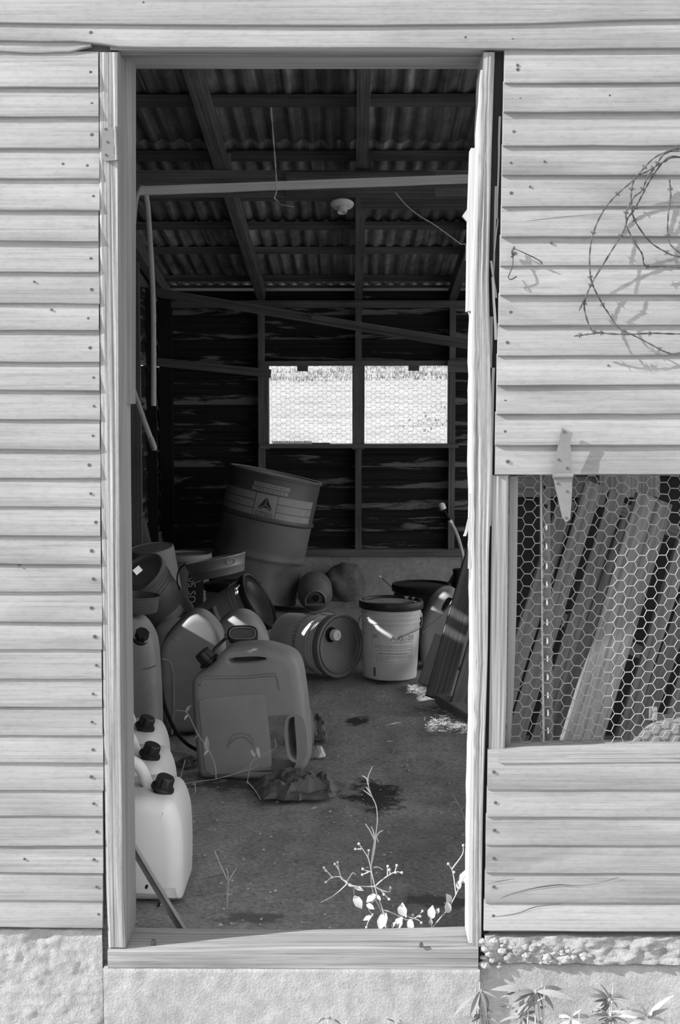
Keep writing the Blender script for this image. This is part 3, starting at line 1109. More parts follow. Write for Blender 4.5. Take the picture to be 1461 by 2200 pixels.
for si, st in enumerate(strands):
    pts = [P(*zz(u, v), -.036 - .010 * sin(i * .9 + si)) for i, (u, v) in enumerate(st)]
    sp = smooth_pts(pts, 8)
    for ph in (0, pi):
        tw = []
        for i, p in enumerate(sp):
            tw.append(p + V((cos(i * .8 + ph), .6 * sin(i * .8 + ph), sin(i * .8 + ph))) * .0011)
        add_tube(bm, tw, .0012, 5)
    for i in range(5, len(sp) - 2, 17):
        c = sp[i]
        d = (sp[i + 1] - sp[i - 1]).normalized()
        e = d.cross(V((0, 1, 0))).normalized()
        for k in (-1, 1):
            add_tube(bb, [c - e * .007 + d * .002 * k + V((0, -.003 * k, 0)), c + d * .001 * k, c + e * .007 - d * .003 * k + V((0, .003 * k, 0))], [.0006, .0012, .0005], 4)
        add_tube(bb, [c - d * .003, c + d * .003], .0026, 6)
t = thing('barbed_wire_coil', 'tangled coil of rusty barbed wire hung on the pale siding', 'wire')
obj('strand', bm, M_WIRED, t)
obj('barb', bb, M_WIRED, t)
t = thing('wire_tie', 'short bent tie of rusty wire nailed to the siding beside the door', 'wire')
obj('twisted_end', tube(smooth_pts([P(1105, 530, -.016), P(1100, 542, -.020), P(1103, 548, -.014), P(1099, 552, -.02)], 4), .0026, 6), M_WIRED, t)
obj('strand', tube(smooth_pts([P(1102, 545, -.014), P(1101, 572, -.026), P(1092, 595, -.022), P(1099, 600, -.026), P(1110, 594, -.012)], 5), .0014, 5), M_WIRED, t)
obj('strand', tube(smooth_pts([P(1104, 534, -.016), P(1125, 543, -.024), P(1150, 555, -.02), P(1163, 563, -.018), P(1163, 566, -.009)], 5), .0014, 5), M_WIRED, t)

# ---- steel post and boards behind the netting
t = thing('steel_post', 'dark studded steel fence post standing just behind the wire netting', 'post')
A, B = P(1170, 1000, .125), P(1177, 1640, .125)
B2 = A + (B - A) * ((A.z + .02) / (A.z - B.z))
plank('web', A, B2, .026, .004, M_POST, t, wdir=(1, 0, 0))
off = V((-.0125, -.010, 0))
plank('flange', A + off, B2 + off, .0035, .022, M_BUCKG, t, wdir=(1, 0, 0))
hd = None
for k, py in enumerate((1132, 1174, 1216, 1256, 1294, 1337, 1377, 1415, 1455, 1494, 1532, 1570)):
    c = P(1173.5 + k * .35, py, .119)
    bm = bmesh.new()
    add_rings(bm, [[V((-.0025, 0, -.008)), V((.002, 0, -.008)), V((.003, 0, -.001)), V((.0015, 0, .008)), V((-.0025, 0, .008))],
                   [V((-.002, -.006, -.005)), V((.001, -.006, -.006)), V((.002, -.006, -.001)), V((.001, -.006, .005)), V((-.002, -.006, .005))]])
    if hd is None:
        hd = obj('stud', bm, M_CAPW, t)
        hd.location = c
        hd['label'] = 'white stud'
    else:
        bm.free()
        d = hd.copy()
        COL.objects.link(d)
        d.location = c
d = obj('post_hole', dots([(1172, 1046), (1172, 1088)], .1225, .006), M_DULLBLK, t)

LEDGE_Z = .395
obj('hidden_bench', box((.345, .10, LEDGE_Z - .06), (.98, .70, LEDGE_Z)), M_DARKB)['kind'] = 'structure'  # unseen bench that the leaning boards stand on
pt_ = struct('shade_backing')  # black backing added so the gaps between the leaning boards stay dark
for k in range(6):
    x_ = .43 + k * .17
    plank('board', (x_ + .08, 1.30, -.02), (x_ + .08, 1.30, 2.0), .172, .02, M_DULLBLK, pt_, wdir=(1, 0, 0), seed=k)
def lean(label, xb, w, Y0, Y1, mat, ytop=1000, sl=.29, wx=(1, .2, 0), seed=1, t=.022):
    a = P(xb - sl * 95, 1695, Y0)
    a = V((a.x, a.y, LEDGE_Z))
    b = P(xb + sl * (1600 - ytop), ytop, Y1)
    o = plank('wooden_board', a, b, w / 840, t, mat, None, wdir=wx, seg=8, seed=seed)
    tag(o, label, 'board', 'boards leaning behind the netting')
lean('narrow grey board leaning behind netting, hard against the opening post', 1066, 40, .34, .62, M_LEAN, 1075, seed=1)
lean('grey board leaning behind netting, passing behind the studded steel post', 1112, 42, .36, .66, M_LEAN, 1040, seed=2)
lean('thin grey board leaning behind netting, just past the steel post', 1168, 38, .40, .70, M_LEAN, 1062, seed=3)
lean('wide pale board leaning behind netting, the broadest of the row', 1252, 86, .26, .50, M_LEAN, 1072, seed=4)
lean('narrow board leaning behind netting, next past the broad pale one', 1347, 34, .40, .66, M_LEAN, 1060, seed=5)
lean('grey board leaning behind netting above the bright broken plank', 1446, 46, .42, .70, M_LEAN, 1120, seed=6)
lean('shadowed board leaning deep behind netting between the two widest gaps', 1210, 34, .62, 1.0, M_DARKB, 1110, seed=7)
lean('dark board leaning deepest behind netting, near the frame edge', 1395, 40, .62, 1.1, M_DARKB, 1110, seed=8)
def crosspiece(label, a, b, w, Y, mat=M_LEAN, cat='board', name='cross_rail', t=.02):
    o = plank(name, P(a[0], a[1], Y), P(b[0], b[1], Y), w / (F / (3.3 + Y)), t, mat, None, wdir=(0, 0, 1))
    tag(o, label, cat)
crosspiece('short sloping rail between the leaning boards, at mid height behind netting', (1180, 1318), (1420, 1420), 26, .80)
crosspiece('short sloping rail between the leaning boards, near the top of the netting', (1262, 1062), (1470, 1150), 28, .82)
crosspiece('horizontal weathered plank at the top behind the netting and steel post', (1060, 1044), (1310, 1046), 44, 1.25, name='wall_plank')
crosspiece('upper dark plank behind the top edge of the netting', (1060, 1012), (1480, 1012), 18, 1.27, M_DARKB, name='wall_plank')
o = plank('wall_plank', P(1352, 1000, 1.2), P(1352, 1068, 1.2), .19, .02, M_LEAN, None, wdir=(1, 0, 0))
tag(o, 'broad upright board end showing at the top behind the netting', 'board')

t = thing('broken_plank', 'sunlit broken plank lying on the opening sill behind the netting', 'plank')
A = P(1372, 1560, .15)
zc = WZ0 + .004
bm = bmesh.new()
x0 = P(1356, 1580, .12).x
rings = []
for i, (dx, h) in enumerate(((0, .006), (.02, .03), (.05, .046), (.12, .048), (.22, .046), (.34, .048))):
    x = x0 + dx
    rings.append([V((x, .094, zc)), V((x + .008, .094, zc + h)), V((x + .02, .17, zc + h + .003)), V((x + .01, .17, zc))])
add_rings(bm, rings)
obj('plank_body', bm, M_JAMB, t)
c = P(1402, 1546, .12)
obj('block', box((c.x - .010, .11, zc + .048), (c.x + .009, .125, zc + .080)), M_JAMB, t)

# ---- things hung under the roof
o = plank('pale_batten', P(116, 417, 2.78), P(1150, 379, 2.78), .034, .028, M_PALE, None, seg=14, jit=.001)
tag(o, 'long pale wooden batten hung level across the shed below the roof', 'batten')
pts = [P(566, 60, 2.742), P(575, 150, 2.742), P(580, 205, 2.735), P(584, 255, 2.742), P(590, 330, 2.738), P(594, 392, 2.745), P(594, 412, 2.752), P(590, 426, 2.77), P(598, 432, 2.78), P(606, 440, 2.75), P(632, 444, 2.74)]
bm = bmesh.new()
sp = smooth_pts(pts, 5)
for ph in (0, pi):
    add_tube(bm, [p + V((cos(i * .9 + ph), sin(i * .9 + ph), 0)) * .0022 * (1 if i < 36 else .3) for i, p in enumerate(sp)], .0015, 5)
tag(obj('hanging_wire', bm, M_CAPW), 'twisted wire hanging from the roof and hooked under the pale batten', 'wire')
sp = smooth_pts([P(955, 389, 3.2), P(850, 414, 3.2), P(872, 440, 3.2), P(900, 463, 3.2), P(935, 484, 3.2), P(965, 506, 3.2), P(990, 524, 3.2), P(1000, 526, 3.2), P(1000, 560, 3.2)][1:], 5)
tag(obj('thin_cord', tube(sp, .0022, 5), M_CAPW), 'thin pale cord slanting from the tie beam towards the right jamb', 'cord')
t = thing('lamp_holder', 'white porcelain lamp holder without a bulb under the tie beam', 'lamp', frame(P(735, 437, 3.25), (0, -.34, -.94), (0, 1, 0)))
obj('base_disc', lathe([(.0, -.004), (.050, -.002), (.054, .004), (.050, .011), (.036, .017), (.022, .020), (0, .021)], 32), M_PORC, t, smooth=True)
obj('socket', lathe([(.022, .018), (.023, .040), (.021, .046), (.017, .046), (.015, .030), (0, .028)], 24), M_PORC, t, smooth=True)
sp = smooth_pts([P(262, 760, 2.72), P(276, 640, 2.72), P(284, 520, 2.73), P(290, 440, 2.745), P(297, 412, 2.755), P(303, 402, 2.78), P(311, 410, 2.81), P(317, 440, 2.82), P(320, 480, 2.82), P(325, 560, 2.82), P(329, 650, 2.82), P(330, 760, 2.82), P(330, 872, 2.82)], 5)
tag(obj('grey_hose', tube(sp, .0115, 10), M_HOSE, smooth=True), 'length of grey hose looped over the left end of the pale batten', 'hose')
t = thing('hose_end', 'straight grey hose end with metal ferrule slanting down the left wall', 'hose')
obj('tube', tube(smooth_pts([P(250, 730, 3.1), P(283, 828, 3.05), P(308, 900, 3.0), P(324, 943, 3.0)], 5), .012, 10), M_HOSE, t, smooth=True)
obj('ferrule', tube([P(323, 940, 3.0), P(331, 962, 3.0), P(332, 968, 3.0)], [.0145, .0145, .011], 10), M_GALV, t, smooth=True)
o = plank('long_strip', P(330, 627, 5.75), P(1130, 762, 5.35), .055, .04, M_LEAN, None, wdir=(0, 0, 1), seg=12, jit=.001)
tag(o, 'long dark timber strip slanting down across the back of the shed', 'timber')
o = plank('long_strip', P(670, 681, 5.50), P(1130, 753, 5.28), .028, .03, M_LEAN, None, wdir=(0, 0, 1), seg=12, jit=.001)
tag(o, 'short thin timber strip laid on the long slanting one', 'timber')
t = thing('coil_spring', 'dark coil spring with flat tail lying on the back window sill', 'spring')
bm = bmesh.new()
A, B = P(585, 951, 6.15), P(671, 951, 6.15)
n = 24 * 8
add_tube(bm, [A.lerp(B, i / n) + V((0, cos(i / 8 * 2 * pi), sin(i / 8 * 2 * pi))) * .012 for i in range(n + 1)], .0022, 5)
obj('coil', bm, M_RUST, t)
A, B = P(670, 952, 6.15), P(709, 953, 6.15)
obj('tail_rod', box((A.x, 6.145, B.z - .006), (B.x, 6.155, B.z + .006)), M_RUST, t)

# ---- oil drum
Db, Dt = P(538, 1298, 5.62), P(593, 1020, 5.62)
Db = V((Db.x, Db.y, .075))
ax = (Dt - Db).normalized()
DL = (Dt - Db).length
DR = .288
t = thing('oil_drum', 'dented dark steel oil drum with white striped label leaning by the back wall', 'drum', frame(Db, ax + V((0, .02, 0)), (0.10, 1, 0)))
def dent(r, z, a):
    s = z / DL
    if s < .62:
        e = max(0, 1 - abs((a if a < pi else a - 2 * pi) - 1.05) / .75) * max(0, 1 - abs(s - .20) / .26)
        r -= .075 * e * e * (3 - 2 * e)
        e2 = max(0, 1 - abs((a if a < pi else a - 2 * pi) + 1.0) / .5) * max(0, 1 - abs(s - .45) / .16)
        r -= .035 * e2
    return r, z
z1, z2 = DL * .345, DL * .655
prof = [(DR - .02, .006), (DR + .006, 0), (DR + .006, .014), (DR, .02)]
for k in range(1, 9):
    prof.append((DR, .02 + (z1 - .05) * k / 8))
for zz_ in (z1,):
    prof += [(DR, zz_ - .018), (DR + .010, zz_ - .006), (DR + .010, zz_ + .006), (DR, zz_ + .018)]
for k in range(1, 8):
    prof.append((DR, z1 + .018 + (z2 - z1 - .036) * k / 8))
obj('lower_shell', lathe(prof + [(DR, z2 - .016)], 72, dent), M_DRUML, t, smooth=True, sharp=50)
prof = [(DR - .001, z2 - .018), (DR + .011, z2 - .006), (DR + .011, z2 + .006), (DR, z2 + .018), (DR, DL - .012), (DR + .007, DL - .010), (DR + .007, DL), (DR - .006, DL), (DR - .006, DL - .02), (0, DL - .021)]
obj('upper_shell', lathe(prof, 72), M_DRUM, t, smooth=True, sharp=50)
obj('rim', lathe([(DR + .0065, DL - .001), (DR + .009, DL + .004), (DR + .003, DL + .008), (DR - .004, DL + .005), (DR - .003, DL - .001)], 72), M_STEEL, t, smooth=True)
v0 = DL - .115
for k in range(3):
    bm = bmesh.new()
    za, zb2 = v0 - .050 * (k + 1) + .005, v0 - .050 * k
    cyl_patch(bm, DR, -1.25, -.20, za, zb2, 24, .0012)
    obj('white_stripe', bm, M_DWHITE, t)
    bm = bmesh.new()
    cyl_patch(bm, DR, .30, 1.25, za, zb2, 20, .0012)
    obj('white_stripe', bm, M_DWHITE, t)
bm = bmesh.new()
cyl_patch(bm, DR, -.185, .285, v0 - .148, v0 + .0, 14, .0013)
obj('logo_square', bm, M_DWHITE, t)
bm = bmesh.new()
def cpt(u, v, th=.003):
    a = .05 + u / DR
    return bm.verts.new(((DR + th) * sin(a), -(DR + th) * cos(a), v0 - .148 + v))
apex, bl, br, ce = (0, .137), (-.050, .052), (.050, .052), (0, .082)
for tri in ((apex, bl, ce), (apex, ce, br), (bl, br, ce)):
    m = (sum(p[0] for p in tri) / 3, sum(p[1] for p in tri) / 3)
    q = [(m[0] + (p[0] - m[0]) * .86, m[1] + (p[1] - m[1]) * .86) for p in tri]
    bm.faces.new([cpt(*p) for p in q])
cyl_text(bm, 'CITGO', DR, .05, v0 - .148 + .014, .036, .003)
obj('logo_print', bm, M_DINK, t)
bm = bmesh.new()
cyl_patch(bm, DR, -.30, .50, DL - .075, DL - .050, 14, .0012)
cyl_patch(bm, DR, -.32, .48, DL - .103, DL - .080, 14, .0012)
obj('paper_label', bm, M_DWHITE, t)
bm = bmesh.new()
for z in (DL - .066, DL - .094):
    for k in range(9):
        a = -.24 + k * .075
        cyl_patch(bm, DR, a, a + R.uniform(.03, .06), z, z + .007, 1, .002)
obj('label_print', bm, M_INKG, t)
bm = bmesh.new()
cyl_patch(bm, DR, .03, .045, z2 + .02, v0 - .150, 1, .0013)
obj('paint_drip', bm, M_DWHITE, t)

# ---- buckets
BH, BR0, BR1 = .362, .128, .143
def brad(z):
    return BR0 + (BR1 - BR0) * z / BH
def bucket(label, M, mat=None, lid=None, handle=True, group='plastic pails on the shed floor', name='plastic_bucket', open_top=False):
    mat = mat or M_BUCK
    t = thing(name, label, 'bucket', M, group)
    prof = [(0, .004), (BR0 - .012, .004), (BR0 - .008, 0), (BR0 - .001, .003), (BR0, .010)]
    prof += [(brad(z), z) for z in (.09, .18, .262)]
    for z in (.270, .292, .314):
        prof += [(brad(z), z), (brad(z) + .0045, z + .001), (brad(z) + .0045, z + .004), (brad(z), z + .005)]
    prof += [(brad(.34), .34), (BR1 + .003, .352), (BR1 + .003, BH), (BR1 - .003, BH), (BR1 - .006, .34), (BR0 - .004, .012), (0, .012)]
    if not open_top:
        prof = prof[:-3] + [(BR1 - .003, BH - .004), (0, BH - .004)]
    obj('body', lathe(prof, 56), mat, t, smooth=True, sharp=38)
    if lid:
        obj('lid', lathe([(BR1 + .004, .334), (BR1 + .010, .335), (BR1 + .012, .345), (BR1 + .012, .362), (BR1 + .009, .370), (BR1 + .001, .372), (BR1 - .004, .368), (BR1 - .008, .360), (BR1 - .030, .359), (BR1 - .034, .362), (0, .363)], 56), lid, t, smooth=True, sharp=38)
    if handle:
        h = [V((sin(a) * (BR1 + .012) * s_, -cos(a) * (BR1 + .012), .300 - .10 * math.cos(a * .0) * abs(cos(a)) ** .7)) for s_ in (1,) for a in [(-pi / 2) + pi * k / 16 for k in range(17)]]
        obj('handle', tube(h, .0022, 6), M_WIREL, t, smooth=True)
        for sx in (-1, 1):
            obj('handle_ear', lathe([(0, 0), (.012, 0), (.012, .008), (.006, .010), (0, .010)], 12), mat, t, M=frame((sx * brad(.30), 0, .300), (sx, 0, 0), (0, 0, 1)))
    return t
def print_lines(t, lines, mat, name='label_print'):
    bm = bmesh.new()
    rr = random.Random(len(lines))
    for a0, a1, z, h in lines:
        a = a0
        while a < a1:
            w = rr.uniform(.02, .07)
            cyl_patch(bm, brad, a, min(a + w, a1), z, z + h, 2, .0016)
            a += w + .018
    return obj(name, bm, mat, t)

# G: upright, labelled
gp = PZ(838, 1452)
t = bucket('upright white pail with black lid and printed hydraulic fluid label', frame((gp.x, gp.y, 0), (.012, .0, 1), (.06, 1, 0)), M_BUCK, M_BLACK, handle=False)
bm = bmesh.new()
cyl_patch(bm, brad, -1.15, 1.15, .085, .235, 30)
obj('paper_label', bm, M_LABEL, t)
bm = bmesh.new()
cyl_text(bm, 'A.G.-20', brad, .48, .196, .032, wide=1.25)
cyl_text(bm, 'HYDRAULIC FLUID', brad, .48, .184, .0105, wide=1.1)
obj('label_title', bm, M_INKG, t)
bm = bmesh.new()
cyl_text(bm, '20', brad, -.55, .205, .026)
cyl_text(bm, '3', brad, -.52, .160, .018)
obj('label_title', bm, M_INK, t)
print_lines(t, [(-.50, .9, .166, .0025), (-.50, .9, .158, .0018), (-.48, .92, .146, .0022), (-.40, .75, .130, .0034), (-.55, .9, .119, .0016), (-.55, .9, .112, .0016), (-.5, -.05, .104, .0016), (-.5, -.05, .098, .0016), (-.5, .2, .090, .0016)], M_INKG)
bm = bmesh.new()
cyl_patch(bm, brad, -.62, -.52, .02, .062, 2, .001)
obj('stain', bm, M_INKG, t)
h = smooth_pts([V((-.143, 0, .30)), V((-.155, -.01, .26)), V((-.150, -.05, .235)), V((-.12, -.085, .22))], 6)
obj('handle', tube(h, .0022, 6), M_WIREL, t, smooth=True)
h = smooth_pts([V((.145, 0, .30)), V((.150, -.03, .27)), V((.135, -.075, .245)), V((.08, -.128, .225)), V((.03, -.147, .205))], 6)
obj('handle', tube(h, .0022, 6), M_WIREL, t, smooth=True)
for sx in (-1, 1):
    obj('handle_ear', lathe([(0, 0), (.012, 0), (.012, .008), (.006, .010), (0, .010)], 12), M_BUCK, t, M=frame((sx * brad(.30), 0, .300), (sx, 0, 0), (0, 0, 1)))

# black pail behind it
q = P(905, 1400, 4.02)
bucket('all black pail standing behind the labelled white pail', frame((q.x, q.y, 0), (0, 0, 1), (0, 1, 0)), M_BLACK, M_DULLBLK, handle=False)

# F: on its side, lid towards the door
fl = P(729, 1384, 3.40)
fl.z = .158
axf = V((.70, -.70, .03)).normalized()
t = bucket('white pail lying on its side with grey spouted lid facing the door', frame(fl - axf * BH, axf, (.55, .66, -.50)), M_BUCK, M_LID, handle=True)
for r_, a_ in ((.012, 0),):
    obj('lid_ring', lathe([(BR1 - .024, .3635), (BR1 - .020, .368), (BR1 - .012, .368), (BR1 - .010, .3605)], 56), M_LID, t, smooth=True)
cp = Matrix.Translation((.0, .0, 0))
c = V((-.028, .055, .362))
# spout boss, flange and cap
mw = t.matrix_world.inverted().to_3x3()
dn = (mw @ V((0, 0, 1)))
rt = (mw @ V((.7, .7, 0)))
bpos = dn * .060 + rt * -.055
bpos.z = .361
obj('spout_boss', lathe([(0, 0), (.038, 0), (.036, .006), (.026, .008), (.024, .020), (0, .021)], 24), M_DULLBLK, t, smooth=True, M=Matrix.Translation(bpos))
obj('spout_cap', lathe([(0, .016), (.022, .016), (.027, .020), (.027, .042), (.024, .046), (.010, .046), (.009, .043), (0, .043)], 24), M_CAPW, t, smooth=True, M=Matrix.Translation(bpos))
bm = bmesh.new()
vs, fs = text2d('12')
mv = [bm.verts.new(V((0, 0, .3645)) + (rt * (x * .022) + dn * (y * .022 + .004))) for x, y in vs]
for v in mv:
    v.co.z = .3645
for f in fs:
    bm.faces.new([mv[i] for i in f])
obj('moulded_number', bm, M_INK, t)
# printed ring on the body
bm = bmesh.new()
am = -.12
for k, ch in enumerate('OILHYDRO'):
    cyl_text(bm, ch, brad, am - .62 + k * .19, .175, .034, vert=False)
obj('label_title', bm, M_INK, t)
bm = bmesh.new()
cyl_patch(bm, brad, am - .98, am - .78, .130, .152, 4, .001)
cyl_patch(bm, brad, am - .98, am - .78, .158, .215, 4, .001)
obj('label_block', bm, M_INK, t)
print_lines(t, [(am - .5, am + 1.0, .04, .0018), (am - .5, am + 1.0, .06, .0018), (am - .5, am + 1.0, .08, .0018), (am - .5, am + 1.0, .10, .0018), (am - .5, am + 1.0, .12, .0018)], M_INKG)
bm = bmesh.new()
cyl_patch(bm, lambda z: .149, am - 1.0, am - .82, .255, .33, 3, .001)
obj('label_block', bm, M_LABEL, t)

# E: tilted pail with glossy black lid
el = P(556, 1291, 3.80)
axe = V((.84, -.20, .50)).normalized()
t = bucket('tilted pale pail with glossy black lid turned up to the right', frame(el - axe * BH, axe, (.1, 1, .2)), M_BUCKG, M_BLACK, handle=False)
bm = bmesh.new()
cyl_patch(bm, brad, -.9, .9, .10, .165, 16)
obj('label_block', bm, M_INK, t)
bm = bmesh.new()
cyl_patch(bm, brad, -.9, .9, .06, .095, 16)
cyl_patch(bm, brad, -.9, .9, .172, .19, 16)
obj('paper_label', bm, M_LABEL, t)
print_lines(t, [(-.5, .6, .125, .014), (-.5, .6, .105, .008)], M_LABEL)
obj('lid_tab', box((.03, -.158, .345), (.075, -.150, .362)), M_BUCKG, t)

# D: upright pail under the pan
q = P(500, 1340, 4.25)
t = bucket('upright pail with dark lid standing beneath the tilted metal pan', frame((q.x, q.y, 0), (0, 0, 1), (0, 1, 0)) @ Matrix.Diagonal((1, 1, .92, 1)), M_BUCKG, M_DULLBLK, handle=False)
print_lines(t, [(-.9, .9, .20, .03), (-.9, .9, .12, .02)], M_INKG)
# dark pail with white upright lettering
q = P(402, 1300, 5.36)
t = bucket('dark pail with pale rim and upright lettering at the back left', frame((q.x, q.y, 0), (0, 0, 1), (0, 1, 0)), M_CAND, M_BUCKG, handle=True)
bm = bmesh.new()
cyl_patch(bm, brad, .18, .95, .05, .26, 10)
obj('label_block', bm, M_DULLBLK, t)
bm = bmesh.new()
cyl_text(bm, 'US 50', brad, .50, .16, .065, vert=True, th=.003)
obj('label_title', bm, M_BUCKG, t)
# A: lying pail at the far left, lid up towards the wall
la, ba = P(298, 1236, 4.20), P(368, 1322, 4.36)
axa = (la - ba).normalized()
t = bucket('pale pail tipped on the heap at left with dark lid against the wall', frame(la - axa * BH, axa, (.2, 1, .2)), M_BUCKG, M_CAND, handle=False)
bm = bmesh.new()
cyl_patch(bm, brad, .35, 1.1, .02, .07, 8)
obj('label_block', bm, M_INK, t)
bm = bmesh.new()
cyl_patch(bm, brad, .20, 1.1, .085, .13, 8)
obj('paper_label', bm, M_LABEL, t)
print_lines(t, [(.4, 1.05, .03, .012), (.4, 1.05, .05, .010)], M_LABEL)
# B: pale upturned pail behind it
lb, b2 = P(325, 1176, 4.74), P(346, 1326, 4.80)
axb = (lb - b2).normalized()
t = bucket('pale upturned pail behind the heap at left below the leaning sticks', frame(lb + V((0, 0, -.0)), -axb, (0, 1, 0)), M_BUCKG, None, handle=False, open_top=True)

# ---- plastic cans
def can(name, label, pts, Y, thick, bev, mat, holes=(), yaw=0.0, panel=None, cat='can', bev_hole=.008, group=None, fn=None, sm=2):
    xs = [p[0] for p in pts]
    yb = max(p[1] for p in pts)
    Ym_ = Y + thick / 2
    o = P((min(xs) + max(xs)) / 2, yb, Ym_)
    o.z = 0
    loc = V((o.x, Ym_, 0))
    M = Matrix.Translation(loc) @ Matrix.Rotation(yaw, 4, 'Z')
    t = thing(name, label, cat, M, group)
    def l(px):
        w = P(px[0], px[1], Ym_)
        return (w.x - o.x, max(w.z, 0))
    obj('body', slab([l(p) for p in pts], [[l(p) for p in h] for h in holes], thick, bev, bev_hole, sm=sm, fn=fn), mat, t, smooth=True, sharp=50)
    t['o'] = 0
    del t['o']
    return t, l, loc
def cap(t, c, axis, r=.026, h=.032, mat=None, flange=True, name='cap', lugs=8):
    M = frame(c, axis, (0, 1, 0) if abs(V(axis).normalized().y) < .9 else (0, 0, 1))
    prof = [(0, -.012), (r * .92, -.012), (r * .92, 0)]
    if flange:
        prof += [(r * 1.35, .0), (r * 1.38, .003), (r * 1.32, .009), (r, .010)]
    prof += [(r, h * .5), (r * .97, h), (r * .88, h + .003), (0, h + .003)]
    def kn(rr, z, a):
        if z > .0095 and rr > r * .9:
            rr *= 1 + .06 * (1 if cos(lugs * a) > .2 else -.6)
        return rr, z
    return obj(name, lathe(prof, 48, kn), mat or M_BLACK, t, smooth=True, sharp=30, M=M)

# main can
pts = [(418, 1478), (422, 1540), (430, 1640), (436, 1676), (456, 1692), (500, 1691), (560, 1680), (625, 1663), (655, 1650), (668, 1625), (666, 1560), (660, 1500), (652, 1440), (645, 1412),
       (628, 1394), (600, 1386), (570, 1379), (520, 1382), (494, 1386), (478, 1400), (466, 1420), (436, 1440), (420, 1452)]
Ym = 1.62
t, l, loc = can('fuel_can', 'large grey fuel can with moulded top handle and panel, in the middle of the floor', pts, Ym, .17, .034, M_CANG,
                [[(502, 1398), (570, 1393), (580, 1402), (578, 1409), (510, 1417), (500, 1412)], [(626, 1530), (650, 1526), (659, 1540), (663, 1596), (657, 1614), (640, 1616), (631, 1600)]], yaw=radians(-7), bev_hole=.012)
def rib(t, l, px, thick, r=.0035, mat=None, name='rib', n=6, dy=0.0):
    q = [V((l(p)[0], -thick / 2 + dy, l(p)[1])) for p in px]
    return obj(name, tube(smooth_pts(q, 4), r, n), mat or M_CANG, t, smooth=True)
pan_pts = [l(p) for p in [(436, 1496), (436, 1510), (448, 1638), (452, 1650), (470, 1652), (588, 1637), (596, 1626), (582, 1492), (576, 1478), (560, 1478), (450, 1490)]]
o = obj('side_panel', slab(pan_pts, (), .012, .005, sm=2, nb=3), M_CANG, t, smooth=True, sharp=50, M=Matrix.Translation((0, -.0835, 0)))
rib(t, l, [(452, 1448), (480, 1446), (540, 1444), (592, 1438), (606, 1442), (612, 1470)], .172, .006)
rib(t, l, [(462, 1652), (520, 1645), (592, 1636)], .176, .0035)
rib(t, l, [(505, 1585), (520, 1572), (540, 1572), (552, 1585)], .186, .0015, name='moulded_mark')
rib(t, l, [(500, 1595), (512, 1566), (548, 1566), (558, 1592)], .186, .0015, name='moulded_mark')
w = l((449, 1424))
cap(t, (w[0], 0.0, w[1]), (-.62, -.12, .78), .029, .045, M_BLACK, name='spout_cap')
w = l((424, 1462))
obj('strap', tube(smooth_pts([V((w[0], -.06, w[1])), V((w[0] + .03, -.088, w[1] + .0)), V((w[0] + .05, -.07, w[1] + .035))], 4), .004, 6), M_CANL, t)

# can 2 behind to the left
pts = [(345, 1405), (350, 1378), (368, 1352), (398, 1322), (416, 1311), (440, 1313), (462, 1330), (480, 1356), (486, 1390), (486, 1560), (474, 1590), (440, 1598), (385, 1592), (358, 1570), (347, 1520)]
t, l, loc = can('fuel_can', 'tall grey can with sloped shoulders and sunlit top, behind the large can', pts, 2.30, .20, .032, M_CANG, yaw=radians(4))
w = l((382, 1362))
obj('moulded_plug', lathe([(0, 0), (.011, 0), (.010, .004), (0, .005)], 20), M_CANL, t, smooth=True, M=frame((w[0], -.0985, w[1]), (0, -1, 0), (0, 0, 1)))
rib(t, l, [(352, 1405), (372, 1420), (376, 1500), (372, 1570)], .196, .006)
# can 3
pts = [(452, 1420), (456, 1365), (470, 1335), (492, 1316), (518, 1309), (545, 1317), (568, 1345), (580, 1385), (584, 1440), (584, 1530), (455, 1532)]
t, l, loc = can('fuel_can', 'round shouldered pale can with a sunlit patch, behind the goggles', pts, 2.75, .22, .06, M_CANL)
w = l((443, 1322))
# pale can wedged behind
pts = [(332, 1350), (352, 1330), (392, 1332), (432, 1352), (440, 1400), (440, 1514), (332, 1514)]
can('fuel_can', 'pale can wedged between the tipped pail and the tall grey can', pts, 2.72, .2, .04, M_CANL)
# left can with black cap
pts = [(346, 1640), (346, 1520), (341, 1430), (338, 1388), (332, 1362), (312, 1330), (284, 1318), (210, 1322), (190, 1350), (188, 1640)]
t, l, loc = can('fuel_can', 'grey can with dark threaded cap beside the left jamb', pts, 1.95, .22, .05, M_CANG)
rib(t, l, [(192, 1432), (280, 1430), (325, 1424), (343, 1418)], .216, .002, M_CAND, 'mould_seam')
w = l((308, 1362))
cap(t, (w[0], -.085, w[1]), (.42, -.62, .66), .026, .034, M_BLACK, name='spout_cap')
# tub on top
q = P(286, 1313, 2.07)
t = thing('plastic_tub', 'shallow dark plastic tub resting on the capped can by the left jamb', 'tub', frame((q.x, q.y, q.z), (.05, 0, 1), (0, 1, 0)))
obj('shell', lathe([(0, 0), (.088, 0), (.092, .004), (.098, .058), (.101, .060), (.101, .064), (.096, .064), (.088, .010), (0, .008)], 48), M_DRUM, t, smooth=True, sharp=40)

